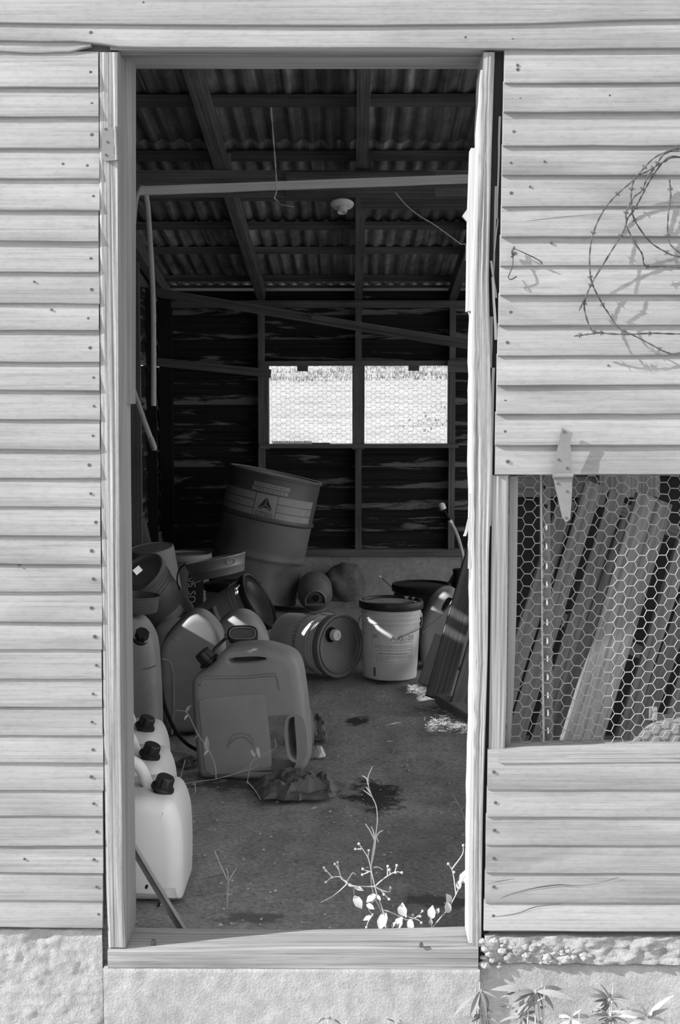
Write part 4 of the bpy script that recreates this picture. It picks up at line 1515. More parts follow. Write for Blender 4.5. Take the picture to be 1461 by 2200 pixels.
# white jugs in a row
pts = [(405, 1760), (405, 1890), (401, 1935), (386, 1972), (360, 1979), (230, 1979), (175, 1970), (166, 1900), (166, 1760), (190, 1700), (230, 1700), (262, 1692), (300, 1688), (324, 1686), (346, 1688), (378, 1690), (394, 1714)]
t0, l, loc = can('white_jug', 'white plastic jug nearest the door sill with black knurled cap', pts, .42, .29, .045, M_JUG, (), cat='jug', group='white jugs in a row')
h = [l(p) for p in [(326, 1700), (316, 1676), (306, 1652), (290, 1636), (268, 1633), (236, 1650), (206, 1702)]]
obj('handle', tube(smooth_pts([V((a, -.01, b)) for a, b in h], 5), .017, 14), M_JUG, t0, smooth=True)
w = l((354, 1683))
cap(t0, (w[0], -.055, w[1]), (.34, -.10, .93), .024, .036, M_BLACK, name='spout_cap')
for k, (dx, dy, lab) in enumerate(((-.085, .35, 'white plastic jug with black cap, second from the door sill'), (-.150, .70, 'white plastic jug with black cap, third from the door sill and stained at the shoulder'))):
    c = t0.copy()
    COL.objects.link(c)
    c.location = t0.location + V((dx, dy, 0))
    c['label'] = lab
    for ch in list(t0.children):
        d = ch.copy()
        COL.objects.link(d)
        d.parent = c

# angle iron bar
t = thing('angle_iron', 'rusty steel angle bar leaning from the sill against the left jamb', 'bar')
A, B = P(388, 1992, .23), P(262, 1782, .21)
d = (B - A).normalized()
sd = d.cross(V((0, 1, 0))).normalized()
A = A - d * .02
if True:
    plank('flange', A, B, .020, .003, M_RUST, t, wdir=sd, jit=.0004)
    plank('flange', A + sd * -.010 + V((0, -.008, 0)), B + sd * -.010 + V((0, -.008, 0)), .018, .003, M_GALV, t, wdir=V((0, 1, 0)), jit=.0004)
    bm = bmesh.new()
    for px, py in ((314, 1907), (340, 1946)):
        c = P(px, py, .215)
        add_tube(bm, [c, c + V((0, .012, 0))], .004, 8)
    obj('bolt', bm, M_DULLBLK, t)

# tan can on the right, with arched handle
pts = [(905, 1446), (903, 1400), (902, 1350), (910, 1318), (925, 1288), (946, 1266), (966, 1260), (986, 1272), (1012, 1292), (1034, 1330), (1036, 1440)]
t, l, loc = can('fuel_can', 'grey can with arched handle between the labelled pail and the leaning boards', pts, 3.62, .2, .035, M_CANG, [[(944, 1305), (952, 1286), (964, 1274), (972, 1277), (964, 1290), (950, 1308)]], bev_hole=.006)
rib(t, l, [(906, 1352), (922, 1336), (945, 1318), (975, 1280)], .2, .004)
# spout with white cap on a dark can behind
t = thing('oil_can', 'dark tapered can with flexible spout and white cap behind the leaning boards', 'can', group=None)
q = P(1000, 1240, 4.3)
obj('body', slab([(-.12, 0), (.12, 0), (.12, .26), (.06, .36), (.04, .40), (-.04, .40), (-.06, .36), (-.12, .26)], (), .16, .02), M_DULLBLK, t, smooth=True, sharp=50, M=Matrix.Translation((q.x, 4.38, 0)))
A, B = P(988, 1256, 4.3), P(986, 1222, 4.3)
obj('neck', tube([A - V((0, 0, .03)), A, B], [.026, .028, .034], 16), M_DULLBLK, t, smooth=True)
obj('spout_tube', tube(smooth_pts([P(993, 1222, 4.3), P(995, 1200, 4.3), P(990, 1175, 4.3), P(981, 1147, 4.3), P(968, 1120, 4.3)], 6), .0095, 12), M_HOSE, t, smooth=True)
obj('spout_tip', tube([P(969, 1122, 4.3), P(949, 1088, 4.3)], [.0075, .006], 10), M_DULLBLK, t, smooth=True)
obj('collar', tube([P(970, 1124, 4.3), P(966, 1118, 4.3)], .011, 12), M_BUCK, t, smooth=True)
obj('spout_cap', tube([P(953, 1094, 4.3), P(949, 1085, 4.3), P(948, 1081, 4.3)], [.0165, .0175, .012], 16), M_CAPW, t, smooth=True)

# galvanized pan
pr, pl_ = P(527, 1186, 4.25), P(397, 1213, 4.25)
pc = (pr + pl_) / 2
paxis = V((-.21, .07, 1)).normalized()
PR = (pr - pl_).length / 2
t = thing('metal_pan', 'tilted galvanized pan with embossed handle resting on pails at the back', 'pan', frame(pc - paxis * .096, paxis, (0, 1, 0)))
obj('shell', lathe([(0, .0), (PR * .83, 0), (PR * .85, .004), (PR * .905, .038), (PR * .918, .040), (PR * .91, .044), (PR * .985, .088), (PR * 1.0, .090), (PR * 1.005, .096), (PR * .985, .099), (PR * .97, .092), (PR * .84, .010), (0, .008)], 64), M_GALV, t, smooth=True, sharp=40)
bm = bmesh.new()
a0 = .62
rr_ = lambda z: PR * .85 + (PR * .145) * z / .09
ring = []
for k in range(20):
    a = 2 * pi * k / 20
    z = .066 + .016 * sin(a)
    b_ = a0 + .17 * cos(a)
    r_ = rr_(z) + .003
    ring.append(V((r_ * sin(b_), -r_ * cos(b_), z)))
add_tube(bm, ring + [ring[0]], .0022, 6)
obj('handle_plate', bm, M_GALV, t, smooth=True)
bm = bmesh.new()
h = smooth_pts([V((-PR * .98, 0, .10)), V((-PR * 1.18, -.05, .075)), V((-PR * 1.30, -.06, .02)), V((-PR * 1.28, -.05, -.03))], 6)
obj('bail_wire', tube(h, .004, 6), M_DULLBLK, t)

# gas cylinder
q = P(676, 1287, 5.35)
ax_ = V((.05, -1, -.10)).normalized()
t = thing('gas_cylinder', 'small round gas cylinder lying behind the fallen pail with its collar showing', 'cylinder', frame((q.x, q.y + .10, .112), ax_, (0, .1, 1)))
tr = .108
prof = [(0, -.22)] + [(tr * sin(k * pi / 16), -.12 - .10 * cos(k * pi / 16)) for k in range(1, 9)] + [(tr * cos(k * pi / 16), .02 + .085 * sin(k * pi / 16)) for k in range(0, 8)] + [(.02, .105), (0, .105)]
obj('tank', lathe(prof, 48), M_TANK, t, smooth=True)
bm = bmesh.new()
n = 24
r0, r1 = [], []
for k in range(n + 1):
    a = -.25 + (pi + .5) * k / n
    r0.append(V((.064 * cos(a), .064 * sin(a) - .02, .065)))
    r1.append(V((.062 * cos(a), .062 * sin(a) - .02, .118)))
    r0[-1].y, r1[-1].y = r0[-1].y, r1[-1].y
rings = [[a, b, b * 1.0 + V((0, 0, .001)), a] for a, b in zip(r0, r1)]
va = [bm.verts.new(p) for p in r0]
vb = [bm.verts.new(p) for p in r1]
for k in range(n):
    bm.faces.new((va[k], va[k + 1], vb[k + 1], vb[k]))
add_tube(bm, r1, .004, 6)
obj('collar', bm, M_GALV, t, smooth=True)
obj('valve', lathe([(0, .10), (.014, .10), (.014, .13), (.022, .132), (.022, .142), (0, .143)], 16), M_DULLBLK, t, smooth=True)
add = box((-.066, -.052, .085), (.066, -.036, .120))
obj('collar_lip', add, M_TANK, t)

# mortar lump by the footing
bm = bmesh.new()
bmesh.ops.create_icosphere(bm, subdivisions=4, radius=1)
for v in bm.verts:
    d = 1 + .22 * noise.noise(v.co * 1.6) + .08 * noise.noise(v.co * 5)
    v.co = V((v.co.x * .14 * d, v.co.y * .12 * d, v.co.z * .15 * d))
q = P(742, 1290, 6.0)
o = obj('concrete_lump', bm, M_LUMP, smooth=True, sharp=180, M=Matrix.Translation((q.x, 6.0, .08)))
tag(o, 'rounded pale concrete lump at the foot of the back wall', 'rubble')

# goggles
Yg = 2.06
c = P(521, 1362, Yg)
t = thing('goggles', 'black framed goggles with glass lens lying behind the large can handle', 'goggles', frame(c, (0, -.80, .60), (0, .6, .8)))
def oval(rx, ry, z, n=40, cut=.22):
    out = []
    for k in range(n):
        a = 2 * pi * k / n
        sx = abs(cos(a)) ** .65 * (1 if cos(a) >= 0 else -1)
        sy = abs(sin(a)) ** .75 * (1 if sin(a) >= 0 else -1)
        y = sy * ry
        if sy < 0:
            y *= 1 - .12 * (1 - abs(sx))
        out.append(V((sx * rx, y, z)))
    return out
bm = bmesh.new()
rw = .0522
vs = add_rings(bm, [oval(rw + .004, .033, -.032), oval(rw + .007, .036, -.006), oval(rw + .006, .035, .004), oval(rw, .029, .007), oval(rw - .006, .023, .003), oval(rw - .004, .024, -.030)], cap=False)
obj('frame', bm, M_BLACK, t, smooth=True, sharp=50)
bm = bmesh.new()
o1 = oval(rw - .003, .026, .0055)
add_tube(bm, o1 + [o1[0]], .0022, 6)
obj('lens_rim', bm, M_GALV, t, smooth=True)
bm = bmesh.new()
bm.faces.new([bm.verts.new(p) for p in oval(rw - .004, .025, .0035)])
obj('lens', bm, M_GLASS, t)
bm = bmesh.new()
add_rings(bm, [oval(rw - .006, .023, -.031), oval(rw - .006, .023, -.029)])
obj('backing', bm, M_CAND, t)
obj('buckle', box((-.070, -.018, -.012), (-.054, .002, .002)), M_STEEL, t)
h = smooth_pts([V((-.060, -.010, -.008)), V((-.085, -.030, -.020)), V((-.105, -.055, -.020)), V((-.115, -.085, -.01))], 5)
obj('strap', tube(h, .006, 6), M_BLACK, t)

# leaning boards on the right
def board(label, a, b, Ya, Yb, w, t, mat, wdir, seed, floor=True):
    A, B = P(a[0], a[1], Ya), P(b[0], b[1], Yb)
    if floor:
        A = PZ(a[0], a[1], .015)
    o = plank('wooden_board', A, B, w, t, mat, None, wdir=wdir, seg=8, seed=seed)
    tag(o, label, 'board', 'boards leaning inside by the right jamb')
board('weathered board leaning by the right jamb, crossed by bright stripes of sun', (938, 1502), (1040, 1132), 3.0, 3.25, .102, .026, M_LEAN, (1, .25, 0), 1)
board('board leaning behind the sun striped one, nearer the right jamb', (990, 1520), (1072, 1230), 2.9, 3.1, .095, .026, M_LEAN, (1, .25, 0), 2)
board('short board end leaning between the grey can and the striped board', (910, 1474), (946, 1370), 3.2, 3.42, .062, .03, M_DARKB, (1, .3, 0), 3)
o = plank('floor_timber', PZ(948, 1500, .02), PZ(1048, 1562, .02), .04, .06, M_JAMB, None, wdir=(0, 0, 1), seed=4)
tag(o, 'square timber lying on the dirt at the foot of the leaning boards', 'timber')
# sticks on the left
board('split stick leaning in the back left corner, the taller of two', (352, 1320), (301, 1112), 5.12, 5.05, .058, .03, M_LEAN, (1, .2, 0), 5, False)
board('short stick leaning in the back left corner, beside the taller one', (358, 1250), (338, 1143), 5.62, 5.66, .048, .03, M_LEAN, (1, .2, 0), 6, False)

# black hose on the floor by the tall can
sp = smooth_pts([P(346, 1478, 2.22), P(352, 1510, 2.20), P(366, 1548, 2.16), P(384, 1580, 2.08), PZ(410, 1604, .012), PZ(440, 1612, .012), PZ(500, 1600, .012)], 6)
tag(obj('black_hose', tube(sp, .0075, 8), M_DULLBLK, smooth=True), 'thin black hose drooping beside the tall grey can to the floor', 'hose')

# crumpled black film under the can
def crumple(name, label, c, size, seed, mat, amp=.5, rot=0, sub=5, cat='bag'):
    """a scrunched sheet: ridged folds over a ragged disc, closed underneath"""
    bm = bmesh.new()
    nr, na = 6 + 4 * sub, 16 * sub
    top = []
    for i in range(nr + 1):
        u = i / nr
        ring = []
        for k in range(na):
            a = 2 * pi * k / na
            rad = u * (1 + .28 * noise.noise(V((cos(a) * 1.6, sin(a) * 1.6, seed))) + .13 * noise.noise(V((cos(a) * 5, sin(a) * 5, seed))))
            x, y = cos(a) * rad, sin(a) * rad
            q = V((x * 1.5, y * 1.5, seed * 3.1))
            w = V((noise.noise(q * 1.3), noise.noise(q * 1.3 + V((9, 0, 0))), 0)) * .9
            h = .52 * (1 - abs(noise.noise(q + w)) * 2.4) + .30 * (1 - abs(noise.noise((q + w) * 2.2)) * 2.4) + .16 * (1 - abs(noise.noise((q + w) * 4.7)) * 2.4)
            h = max(.03, (.42 + h * amp * 1.3) * (1 - u ** 2.6) + .06 * (1 - abs(noise.noise((q + w) * 3)) * 3) * u)
            jx = noise.noise(q * 3 + V((3, 0, 0))) * .12
            jy = noise.noise(q * 3 + V((0, 7, 0))) * .12
            ring.append(V(((x + jx * u) * size[0], (y + jy * u) * size[1], h * size[2])))
        top.append(ring)
    vs = [[bm.verts.new(p) for p in r] for r in top[1:]]
    c0 = bm.verts.new(top[0][0])
    for k in range(na):
        bm.faces.new((c0, vs[0][k], vs[0][(k + 1) % na]))
    for a_, b_ in zip(vs, vs[1:]):
        for k in range(na):
            bm.faces.new((a_[k], a_[(k + 1) % na], b_[(k + 1) % na], b_[k]))
    base = [bm.verts.new((p.x * .92, p.y * .92, 0)) for p in top[-1]]
    for k in range(na):
        bm.faces.new((vs[-1][k], vs[-1][(k + 1) % na], base[(k + 1) % na], base[k]))
    bm.faces.new(base)
    o = obj(name, bm, mat, smooth=True, sharp=30, M=Matrix.Translation(c) @ Matrix.Rotation(rot, 4, 'Z'))
    tag(o, label, cat)
    return o
c = PZ(628, 1692, 0)
crumple('plastic_bag', 'crumpled black plastic bag flattened on the dirt beside the large can', (c.x + .02, c.y - .03, .0), (.165, .12, .075), 3, M_BAG, .55, .15)
c = PZ(676, 1600, 0)
crumple('plastic_scrap', 'small dark plastic scrap showing through the grip of the large can', (c.x + .0, c.y + .10, .0), (.06, .05, .10), 8, M_BAG, .5, 0, 4)
c = PZ(680, 1622, 0)
crumple('paper_scrap', 'small pale crumpled scrap at the right foot of the large can', (c.x + .012, c.y - .02, .0), (.022, .022, .05), 12, M_LABEL, .4, 0, 3, 'scrap')
c = PZ(405, 1640, 0)
crumple('leaf_scrap', 'dark curled leaf litter on the dirt between the jugs and the large can', (c.x, c.y, 0), (.05, .05, .025), 15, M_DARKB, .6, 0, 3, 'litter')

# straw where the sun comes in
bm = bmesh.new()
rs = random.Random(9)
for cx, cy, sx, sy, n_ in ((1.0, 0, .0, 0, 0), (905, 1478, 34, 13, 210), (965, 1556, 48, 14, 330), (930, 1520, 60, 40, 60)):
    for k in range(n_):
        px, py = cx + rs.gauss(0, .5) * sx, cy + rs.gauss(0, .5) * sy
        c = PZ(px, py, .006 + rs.random() * .01)
        a = rs.uniform(0, pi)
        L = rs.uniform(.006, .022)
        d = V((cos(a), sin(a), rs.uniform(-.3, .3))) * L
        add_tube(bm, [c - d, c + d], .0011, 3)
o = obj('straw', bm, M_STRAW)
tag(o, 'bits of dry straw on the dirt by the leaning boards, partly sunlit', 'straw')
o['kind'] = 'stuff'
# thin wire stalk with a white tip behind the labelled pail
t = thing('wire_stalk', 'thin dark stalk with bright tip sticking up behind the labelled pail', 'stalk')
obj('stalk', tube([P(850, 1272, 3.72), P(836, 1256, 3.72), P(818, 1240, 3.72)], .0018, 5), M_DULLBLK, t)
obj('tip', tube([P(820, 1242, 3.72), P(816, 1238, 3.72), P(813, 1238, 3.72)], [.002, .005, .003], 6), M_CAPW, t)

# ---- plants
def leaf_mesh(name, kind='oval', nseg=5):
    bm = bmesh.new()
    L, Rr, C = [], [], []
    for i in range(nseg + 1):
        u = i / nseg
        if kind == 'oval':
            w = .40 * sin(pi * min(1, u * .96 + .04)) ** .8 * (1 - .25 * u)
            if 0 < i < nseg:
                w *= 1.08 if i % 2 else .94
        else:
            w = .075 * sin(pi * (u * .94 + .05)) ** .8
        z = (-.18 if kind == 'oval' else -.42) * u * u
        C.append(bm.verts.new((0, u, z)))
        L.append(bm.verts.new((-w, u, z + w * .25)))
        Rr.append(bm.verts.new((w, u, z + w * .25)))
    for i in range(nseg):
        bm.faces.new((L[i], C[i], C[i + 1], L[i + 1]))
        bm.faces.new((C[i], Rr[i], Rr[i + 1], C[i + 1]))
    me = bpy.data.meshes.new(name)
    bm.to_mesh(me)
    bm.free()
    me.polygons.foreach_set('use_smooth', [True] * len(me.polygons))
    return me
LEAF = leaf_mesh('leaf')
LEAF.materials.append(M_LEAF)
BLADE = leaf_mesh('blade', 'blade', 6)
BLADE.materials.append(M_DLEAF)
BLADEP = leaf_mesh('blade_pale', 'blade', 6)
BLADEP.materials.append(M_STRAW)
def leaf(parent, base, tip, face=(0, -.8, .6), me=None, wide=1.0):
    b, e = V(base), V(tip)
    y = (e - b)
    L = y.length
    y = y.normalized()
    z = (V(face) - y * V(face).dot(y)).normalized()
    x = y.cross(z)
    M = Matrix((x * L * wide, y * L, z * L)).transposed().to_4x4()
    M.translation = b
    o = new('leaf', me or LEAF, parent)
    o.matrix_local = M
    return o
def z7(u, v):
    return 600 + u / 2.922, 1600 + v / 2.922
def stems(parent, paths, Y, r=.0022, mat=None, name='stem', f=z7, buds=()):
    bm = bmesh.new()
    for i, pth in enumerate(paths):
        yy = Y + .014 * sin(i * 2.1)
        q = smooth_pts([P(*f(*p[:2]), p[2] if len(p) > 2 else yy) for p in pth], 4)
        n = len(q)
        add_tube(bm, q, [r * (1 - .5 * k / n) for k in range(n)], 5)
    for u, v, i in buds:
        c = P(*f(u, v), Y + .014 * sin(i * 2.1))
        bmesh.ops.create_icosphere(bm, subdivisions=1, radius=.0042, matrix=Matrix.Translation(c))
    return obj(name, bm, mat or M_STEM, parent, smooth=True, sharp=80)
t = thing('leafy_weed', 'pale leafy weed with forked budding stems growing behind the middle of the sill', 'plant')
Yp = .165
stems(t, [[(690, 1215, .16), (650, 1040), (620, 960), (600, 890), (580, 800), (560, 715), (530, 665), (500, 622)],
          [(600, 890), (540, 890), (482, 890), (468, 920), (474, 955)], [(482, 890), (440, 878), (400, 848), (385, 830), (333, 832), (292, 862)],
          [(333, 832), (305, 800), (280, 770)], [(390, 845), (375, 790), (366, 740)], [(372, 780), (350, 748)], [(600, 890), (660, 838), (726, 800), (770, 803)], [(726, 800), (738, 758)], [(700, 815), (690, 785)], [(680, 826), (680, 765)],
          [(600, 890), (640, 912), (690, 925), (695, 900)], [(640, 912), (665, 945), (688, 968)], [(516, 655), (478, 655)], [(556, 710), (562, 665)], [(580, 800), (545, 790), (525, 780)], [(560, 800), (525, 815)],
          [(650, 1040), (690, 1048), (760, 1080), (800, 1100), (840, 1095), (870, 1075), (900, 1045)], [(850, 1090), (880, 1105), (895, 1120)], [(845, 1085), (840, 1070)], [(840, 1090), (800, 1078)], [(865, 1080), (885, 1078)], [(590, 1060), (560, 1110), (548, 1145)], [(620, 960), (560, 1020), (590, 1075)],
          [(400, 848), (425, 870), (350, 940), (260, 990)], [(420, 865), (460, 805), (480, 815)]], Yp, .0020,
      buds=[(500, 622, 0), (478, 655, 12), (292, 862, 2), (330, 832, 2), (280, 772, 3), (292, 790, 3), (366, 738, 4), (348, 748, 5), (770, 803, 6), (738, 758, 7), (692, 786, 8), (682, 763, 9), (697, 898, 10), (690, 970, 11), (658, 940, 11), (562, 663, 13), (525, 780, 14), (522, 816, 15), (900, 1045, 16), (893, 1118, 17), (838, 1068, 18), (798, 1078, 19), (886, 1078, 20), (548, 1147, 21), (730, 803, 6)])
tall = [[(690, 1215, .17), (640, 1050), (600, 960), (578, 870), (580, 740), (590, 650), (606, 560), (616, 470), (608, 385), (582, 325), (560, 260), (558, 200), (584, 138)],
        [(582, 325), (550, 300), (526, 284)], [(572, 300), (556, 280), (546, 266)], [(558, 250), (548, 212), (520, 194)], [(598, 600), (570, 540), (540, 496)], [(596, 590), (592, 550), (578, 512)], [(604, 580), (630, 548), (652, 538)], [(606, 570), (618, 600), (622, 612)], [(580, 740), (600, 640), (606, 570)], [(590, 770), (620, 768), (650, 786)]]
stems(t, tall, .20, .0024, M_TWIG, 'dry_stem')
for b, e, w in (((470, 950), (520, 1030), .85), ((605, 940), (545, 985), .8), ((548, 1000), (595, 1030), .8), ((668, 1055), (622, 1165), .75), ((578, 1075), (528, 1100), .7), ((470, 893), (528, 912), .55), ((428, 872), (462, 892), .6),
                ((775, 1075), (770, 1000), .95), ((820, 1095), (828, 1172), .85), ((612, 945), (636, 975), .7), ((705, 1150), (728, 1110), .5), ((735, 1150), (765, 1085), .9)):
    yy = Yp if b[0] < 800 else .15
    leaf(t, P(*z7(*b), yy), P(*z7(*e), yy - .012), (R.uniform(-.5, .1), -.75, .6), wide=w)
t = thing('leafy_weed', 'small pale leafed weed leaning against the foot of the right jamb', 'plant')
stems(t, [[(960, 1150, .17), (1010, 1090, .16), (1060, 1030, .15), (1110, 940, .14), (1150, 850, .13), (1185, 790, .13)], [(1110, 940, .14), (1090, 800, .15), (1062, 748, .15)], [(960, 1150, .17), (955, 1080, .16), (990, 1040, .16)], [(1085, 780, .15), (1150, 690, .15), (1156, 635, .15)]], .15, .0020,
      buds=[(1062, 748, 0), (1098, 800, 0), (1156, 632, 0), (1190, 628, 0)])
for b, e, w in (((955, 1090), (958, 1015), .85), ((985, 1060), (1000, 1030), .8), ((952, 1130), (950, 1095), .7), ((1062, 1055), (1055, 985), .75), ((1075, 990), (1055, 940), .9), ((1122, 905), (1135, 850), .8), ((1145, 870), (1160, 795), .75)):
    leaf(t, P(*z7(*b), .15), P(*z7(*e), .14), (R.uniform(-.5, .1), -.75, .6), wide=w)
ident = lambda a, b: (a, b)
t = thing('dry_vine', 'thin dry vine spreading in front of the large can from the nearest jug', 'plant')
stems(t, [[(372, 1712, 1.28), (384, 1688), (420, 1680), (470, 1672), (520, 1655), (545, 1632), (553, 1605)], [(464, 1672), (462, 1645), (448, 1610), (440, 1600), (424, 1575), (412, 1550), (400, 1530), (378, 1526)], [(425, 1580), (418, 1588)], [(540, 1636), (535, 1660), (530, 1685)], [(544, 1634), (570, 1618), (592, 1606), (590, 1585)], [(480, 1670), (545, 1650), (552, 1642)], [(418, 1682), (420, 1700), (412, 1712)], [(384, 1686), (398, 1632)], [(530, 1678), (548, 1698), (560, 1718)]], 1.30, .0017, M_TWIG, f=ident)
for b, e in (((400, 1530), (408, 1516)), ((404, 1536), (396, 1546)), ((445, 1612), (444, 1584)), ((448, 1612), (438, 1622)), ((548, 1625), (540, 1612)), ((553, 1605), (558, 1628))):
    leaf(t, P(*b, 1.30), P(*e, 1.28), (0, -.8, .5), wide=.45)
t = thing('dry_stalk', 'dead forked stalk standing on the dirt just behind the sill', 'plant')
stems(t, [[(484, 1984, .42), (487, 1955), (489, 1920), (490, 1880), (486, 1865)], [(488, 1890), (478, 1868), (470, 1850), (461, 1829)], [(490, 1895), (500, 1878), (509, 1864)], [(487, 1920), (494, 1922), (500, 1918)], [(462, 1990, .36), (486, 1978, .36)]], .43, .0026, M_STEM, f=ident)
t = thing('dry_stalk', 'wispy dead stalk on the dirt beside the right jamb', 'plant')
stems(t, [[(1000, 1770, .95), (995, 1750), (984, 1726), (972, 1706)], [(984, 1726), (975, 1722), (966, 1728)], [(990, 1740), (1000, 1730)]], .95, .0018, M_STEM, f=ident)
t = thing('dry_twig', 'bent dark twig lying on the dirt beside the nearest white jug', 'twig')
stems(t, [[(424, 1888, .55), (432, 1915, .52), (440, 1940, .47), (445, 1945, .47)], [(441, 1942, .47), (470, 1950, .46), (516, 1957, .45)], [(447, 1885, .6), (500, 1876, .62)]], .5, .0022, M_DARKB, f=ident)

def weed(name, label, root, Y, tops, blades, me=None, r=.0022, mat=None):
    t = thing(name, label, 'plant')
    g0 = P(root[0], root[1], Y)
    g0 = V((g0.x, Y, gz(g0.x, Y) - .01))
    bm = bmesh.new()
    for tp in tops:
        e = P(tp[0], tp[1], Y + (tp[2] if len(tp) > 2 else 0))
        m = g0.lerp(e, .55) + V((R.uniform(-.01, .01), R.uniform(-.01, .01), 0))
        add_tube(bm, smooth_pts([g0, m, e], 4), [r] * 4 + [r * .8] * 4 + [r * .6], 5)
    obj('stem', bm, mat or M_TWIG, t, smooth=True, sharp=80)
    for b, e, dy, w in blades:
        leaf(t, P(b[0], b[1], Y), P(e[0], e[1], Y + dy), (R.uniform(-.6, .6), -.6, .8), me or BLADE, w)
    return t
def fan(c, n, r0, r1, a0=0, a1=360, sq=.6):
    out = []
    n = int(n * 1.6)
    for k in range(n):
        a = radians(a0 + (a1 - a0) * k / n + R.uniform(-12, 12))
        rr = R.uniform(r0, r1)
        out.append(((c[0] + cos(a) * 4, c[1] - sin(a) * 4), (c[0] + cos(a) * rr, c[1] - sin(a) * rr * sq), R.uniform(-.05, .05), R.uniform(.8, 1.5)))
    return out
weed('dry_weed', 'pale dead weed with long drooping blades below the right end of the sill', (1042, 2215), -.16, [(1034, 2125), (1031, 2110, .05), (1022, 2122)], fan((1032, 2128), 7, 40, 75, 200, 345, 1.1) + fan((1040, 2180), 5, 30, 55, 180, 360, .8), r=.0028, mat=M_STRAW)
weed('dry_weed', 'tangled grey weed with broad curling leaves under the broken mortar', (1150, 2230), -.20, [(1150, 2125), (1135, 2150), (1170, 2120), (1165, 2112, .05)], fan((1150, 2130), 10, 40, 85, 160, 380, .9) + fan((1120, 2185), 8, 35, 70, 0, 360, .8), r=.0026)
weed('star_weed', 'star shaped weed with narrow pointed leaves below the broken mortar', (1306, 2230), -.18, [(1309, 2146), (1318, 2112)], fan((1309, 2148), 10, 30, 62, 0, 360, .8) + fan((1310, 2185), 8, 25, 45, 0, 360, .8), r=.0024)
weed('dry_weed', 'low dead weed with bright blades between the star weed and the tangled weed', (1230, 2250), -.24, [(1225, 2185), (1245, 2172)], fan((1228, 2188), 8, 35, 70, 10, 350, .7), BLADEP)
weed('dry_weed', 'long bladed dead weed at the bottom corner of the frame', (1400, 2250), -.24, [(1395, 2195), (1430, 2185)], fan((1390, 2190), 7, 45, 85, 20, 200, .7), BLADEP)
weed('dry_weed', 'small curled leaf tuft at the bottom, below the middle of the sill', (720, 2245), -.16, [(705, 2190), (745, 2196)], fan((705, 2192), 3, 18, 34, 20, 160, .8) + fan((850, 2200), 3, 18, 34, 20, 160, .6))

# ---- side walls: left one holed for the sun patches, right one opened for daylight
# unseen holes shaped and placed to cast the sun patches inside: (y, z, width, height)
for hy, hz, w, h in ((2.101, .848, .040, .085), (2.524, .856, .044, .036), (3.494, .818, .012, .06), (3.514, .822, .010, .03), (3.078, .886, .022, .075), (3.041, .930, .007, .06), (3.088, .925, .006, .04),
                     (2.935, 1.118, .050, .016), (2.895, 1.108, .050, .018), (3.10, 1.24, .022, .03), (3.096, 1.418, .036, .042), (3.107, 1.318, .022, .028), (2.512, 1.432, .050, .044), (2.480, 1.340, .050, .044),
                     (1.340, 1.036, .006, .026), (4.20, .495, .07, .05), (3.065, 1.334, .020, .024), (1.836, .852, .014, .018), (3.126, 1.124, .010, .018), (2.611, .970, .22, .050), (1.985, 1.000, .17, .075), (1.878, 1.060, .10, .055)):
    SUNHOLES.append((hy - w / 2, hy + w / 2, hz - h / 2, hz + h / 2))
pl = panel_holes(-.02, 4.7, -.1, 1.95, SUNHOLES, lambda u, v, e: V((XL - e, u, v)), .008)
obj('sheathing', pl, M_WASH, WL)
zs_ = ZY(784, 5.3)
z = .26
while z < 1.95:
    h = .14
    gap = .010 if z < zs_ < z + h + .01 else 0.0
    z1_ = z + h
    if gap:
        z1_ = zs_ - gap / 2
    plank('board', (XL - .012, 4.68, (z + z1_) / 2), (XL - .012, 6.4, (z + z1_) / 2), z1_ - z + .004, .018, M_WASH, WL, wdir=(-.08, 0, 1), seed=int(z * 100))
    z = z1_ + gap
plank('stud', (XL + .02, 5.62, 0), (XL + .02, 5.62, 2.0), .04, .08, M_DULLBLK, WL, wdir=(0, 1, 0))
plank('stud', (XL + .02, 4.95, 0), (XL + .02, 4.95, 2.1), .04, .08, M_STUD, WL, wdir=(0, 1, 0))
obj('footing', box((XL - .02, 4.6, -.1), (XL + .05, YB + .1, .26)), M_BASE, WL)
def gable(x0, x1):
    bm = bmesh.new()
    q = [(-.02, 1.94), (6.42, 1.94), (6.42, zroof(6.42) + .11), (-.02, zroof(-.02) + .11)]
    add_rings(bm, [[V((x0, a, b)) for a, b in q], [V((x1, a, b)) for a, b in q]])
    return bm
obj('gable', gable(XL - .022, XL - .002), M_DARKB, WL)
WR = struct('wall_right', panel_holes(-.02, 6.42, -.3, 1.95, [(.2, 5.9, .02, 1.9)], lambda u, v, e: V((XR + e, u, v)), .02), M_DARKB)  # unseen wall; wide opening added to let daylight in
obj('gable', gable(XR, XR + .02), M_DARKB, WR)

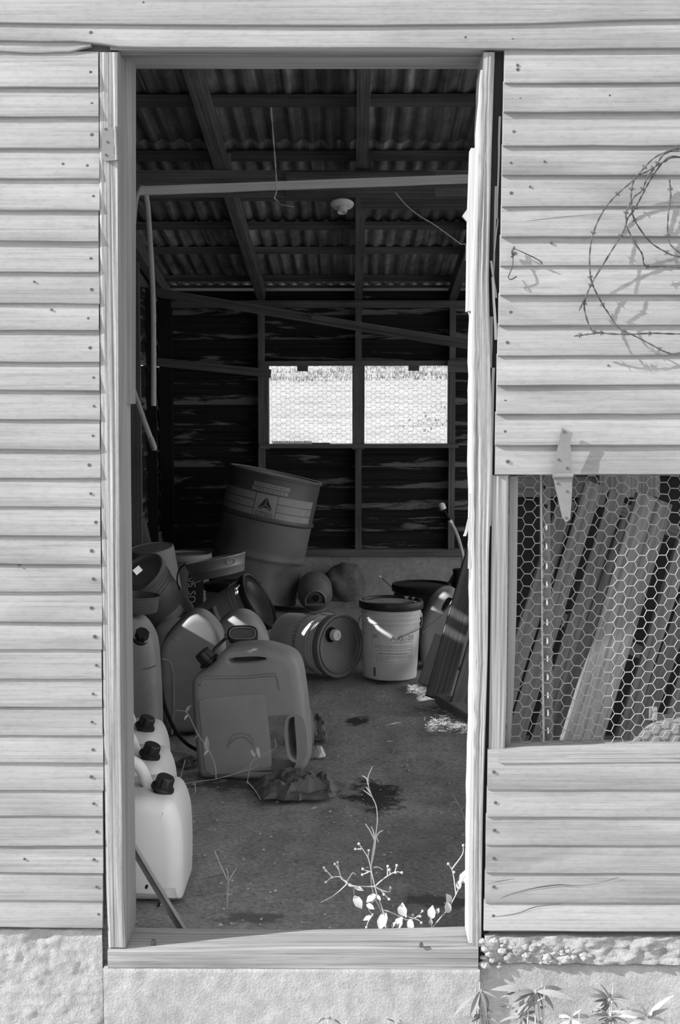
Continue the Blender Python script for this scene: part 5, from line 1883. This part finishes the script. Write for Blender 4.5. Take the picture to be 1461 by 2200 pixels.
# loose pieces that can be picked apart become parts of their own; specks stay joined
def split_islands(o):
    bm = bmesh.new()
    bm.from_mesh(o.data)
    seen, groups = set(), []
    for v in bm.verts:
        if v in seen:
            continue
        st, isl = [v], []
        seen.add(v)
        while st:
            w_ = st.pop()
            isl.append(w_)
            for e in w_.link_edges:
                q_ = e.other_vert(w_)
                if q_ not in seen:
                    seen.add(q_)
                    st.append(q_)
        groups.append({x_.index for x_ in isl})
    bm.free()
    if len(groups) < 2:
        return
    base = o.data
    for k, gset in enumerate(groups):
        b2_ = bmesh.new()
        b2_.from_mesh(base)
        b2_.verts.ensure_lookup_table()
        bmesh.ops.delete(b2_, geom=[v for v in b2_.verts if v.index not in gset], context='VERTS')
        me = bpy.data.meshes.new(o.name.split('.')[0])
        b2_.to_mesh(me)
        b2_.free()
        for m_ in base.materials:
            if m_ is not None and not len(me.materials):
                me.materials.append(m_)
        if k == 0:
            o.data = me
        else:
            c_ = o.copy()
            c_.data = me
            COL.objects.link(c_)
for o in list(S.objects):
    nm = o.name.split('.')[0]
    if nm in ('screw_hole', 'post_hole', 'bolt') or (nm in ('paper_label', 'label_block') and o.type == 'MESH'):
        split_islands(o)
    elif nm in ('barb', 'label_print'):
        o['kind'] = 'stuff'
# small fittings belong to the part that carries them
def sub_part(root, part, names):
    kids = list(root.children)
    tgt = next((k for k in kids if k.name.split('.')[0] == part), None)
    for k in kids:
        if tgt is not None and k is not tgt and k.name.split('.')[0] in names:
            k.parent = tgt
for o in list(S.objects):
    if o.parent is None and 'category' in o.keys():
        nm = o.name.split('.')[0]
        if nm == 'plastic_bucket':
            sub_part(o, 'lid', ('lid_ring', 'spout_boss', 'spout_cap', 'moulded_number', 'lid_tab'))
            sub_part(o, 'paper_label', ('label_title', 'label_print'))
        elif nm == 'oil_drum':
            sub_part(o, 'logo_square', ('logo_print',))
            sub_part(o, 'paper_label', ('label_print',))
        elif nm in ('strap_hinge', 'butt_hinge'):
            sub_part(o, 'strap' if nm == 'strap_hinge' else 'leaf', ('screw_hole', 'pin_slot'))
        elif nm == 'fuel_can':
            sub_part(o, 'body', ('rib', 'moulded_mark', 'moulded_plug', 'mould_seam'))
        elif nm == 'gas_cylinder':
            sub_part(o, 'collar', ('collar_lip',))
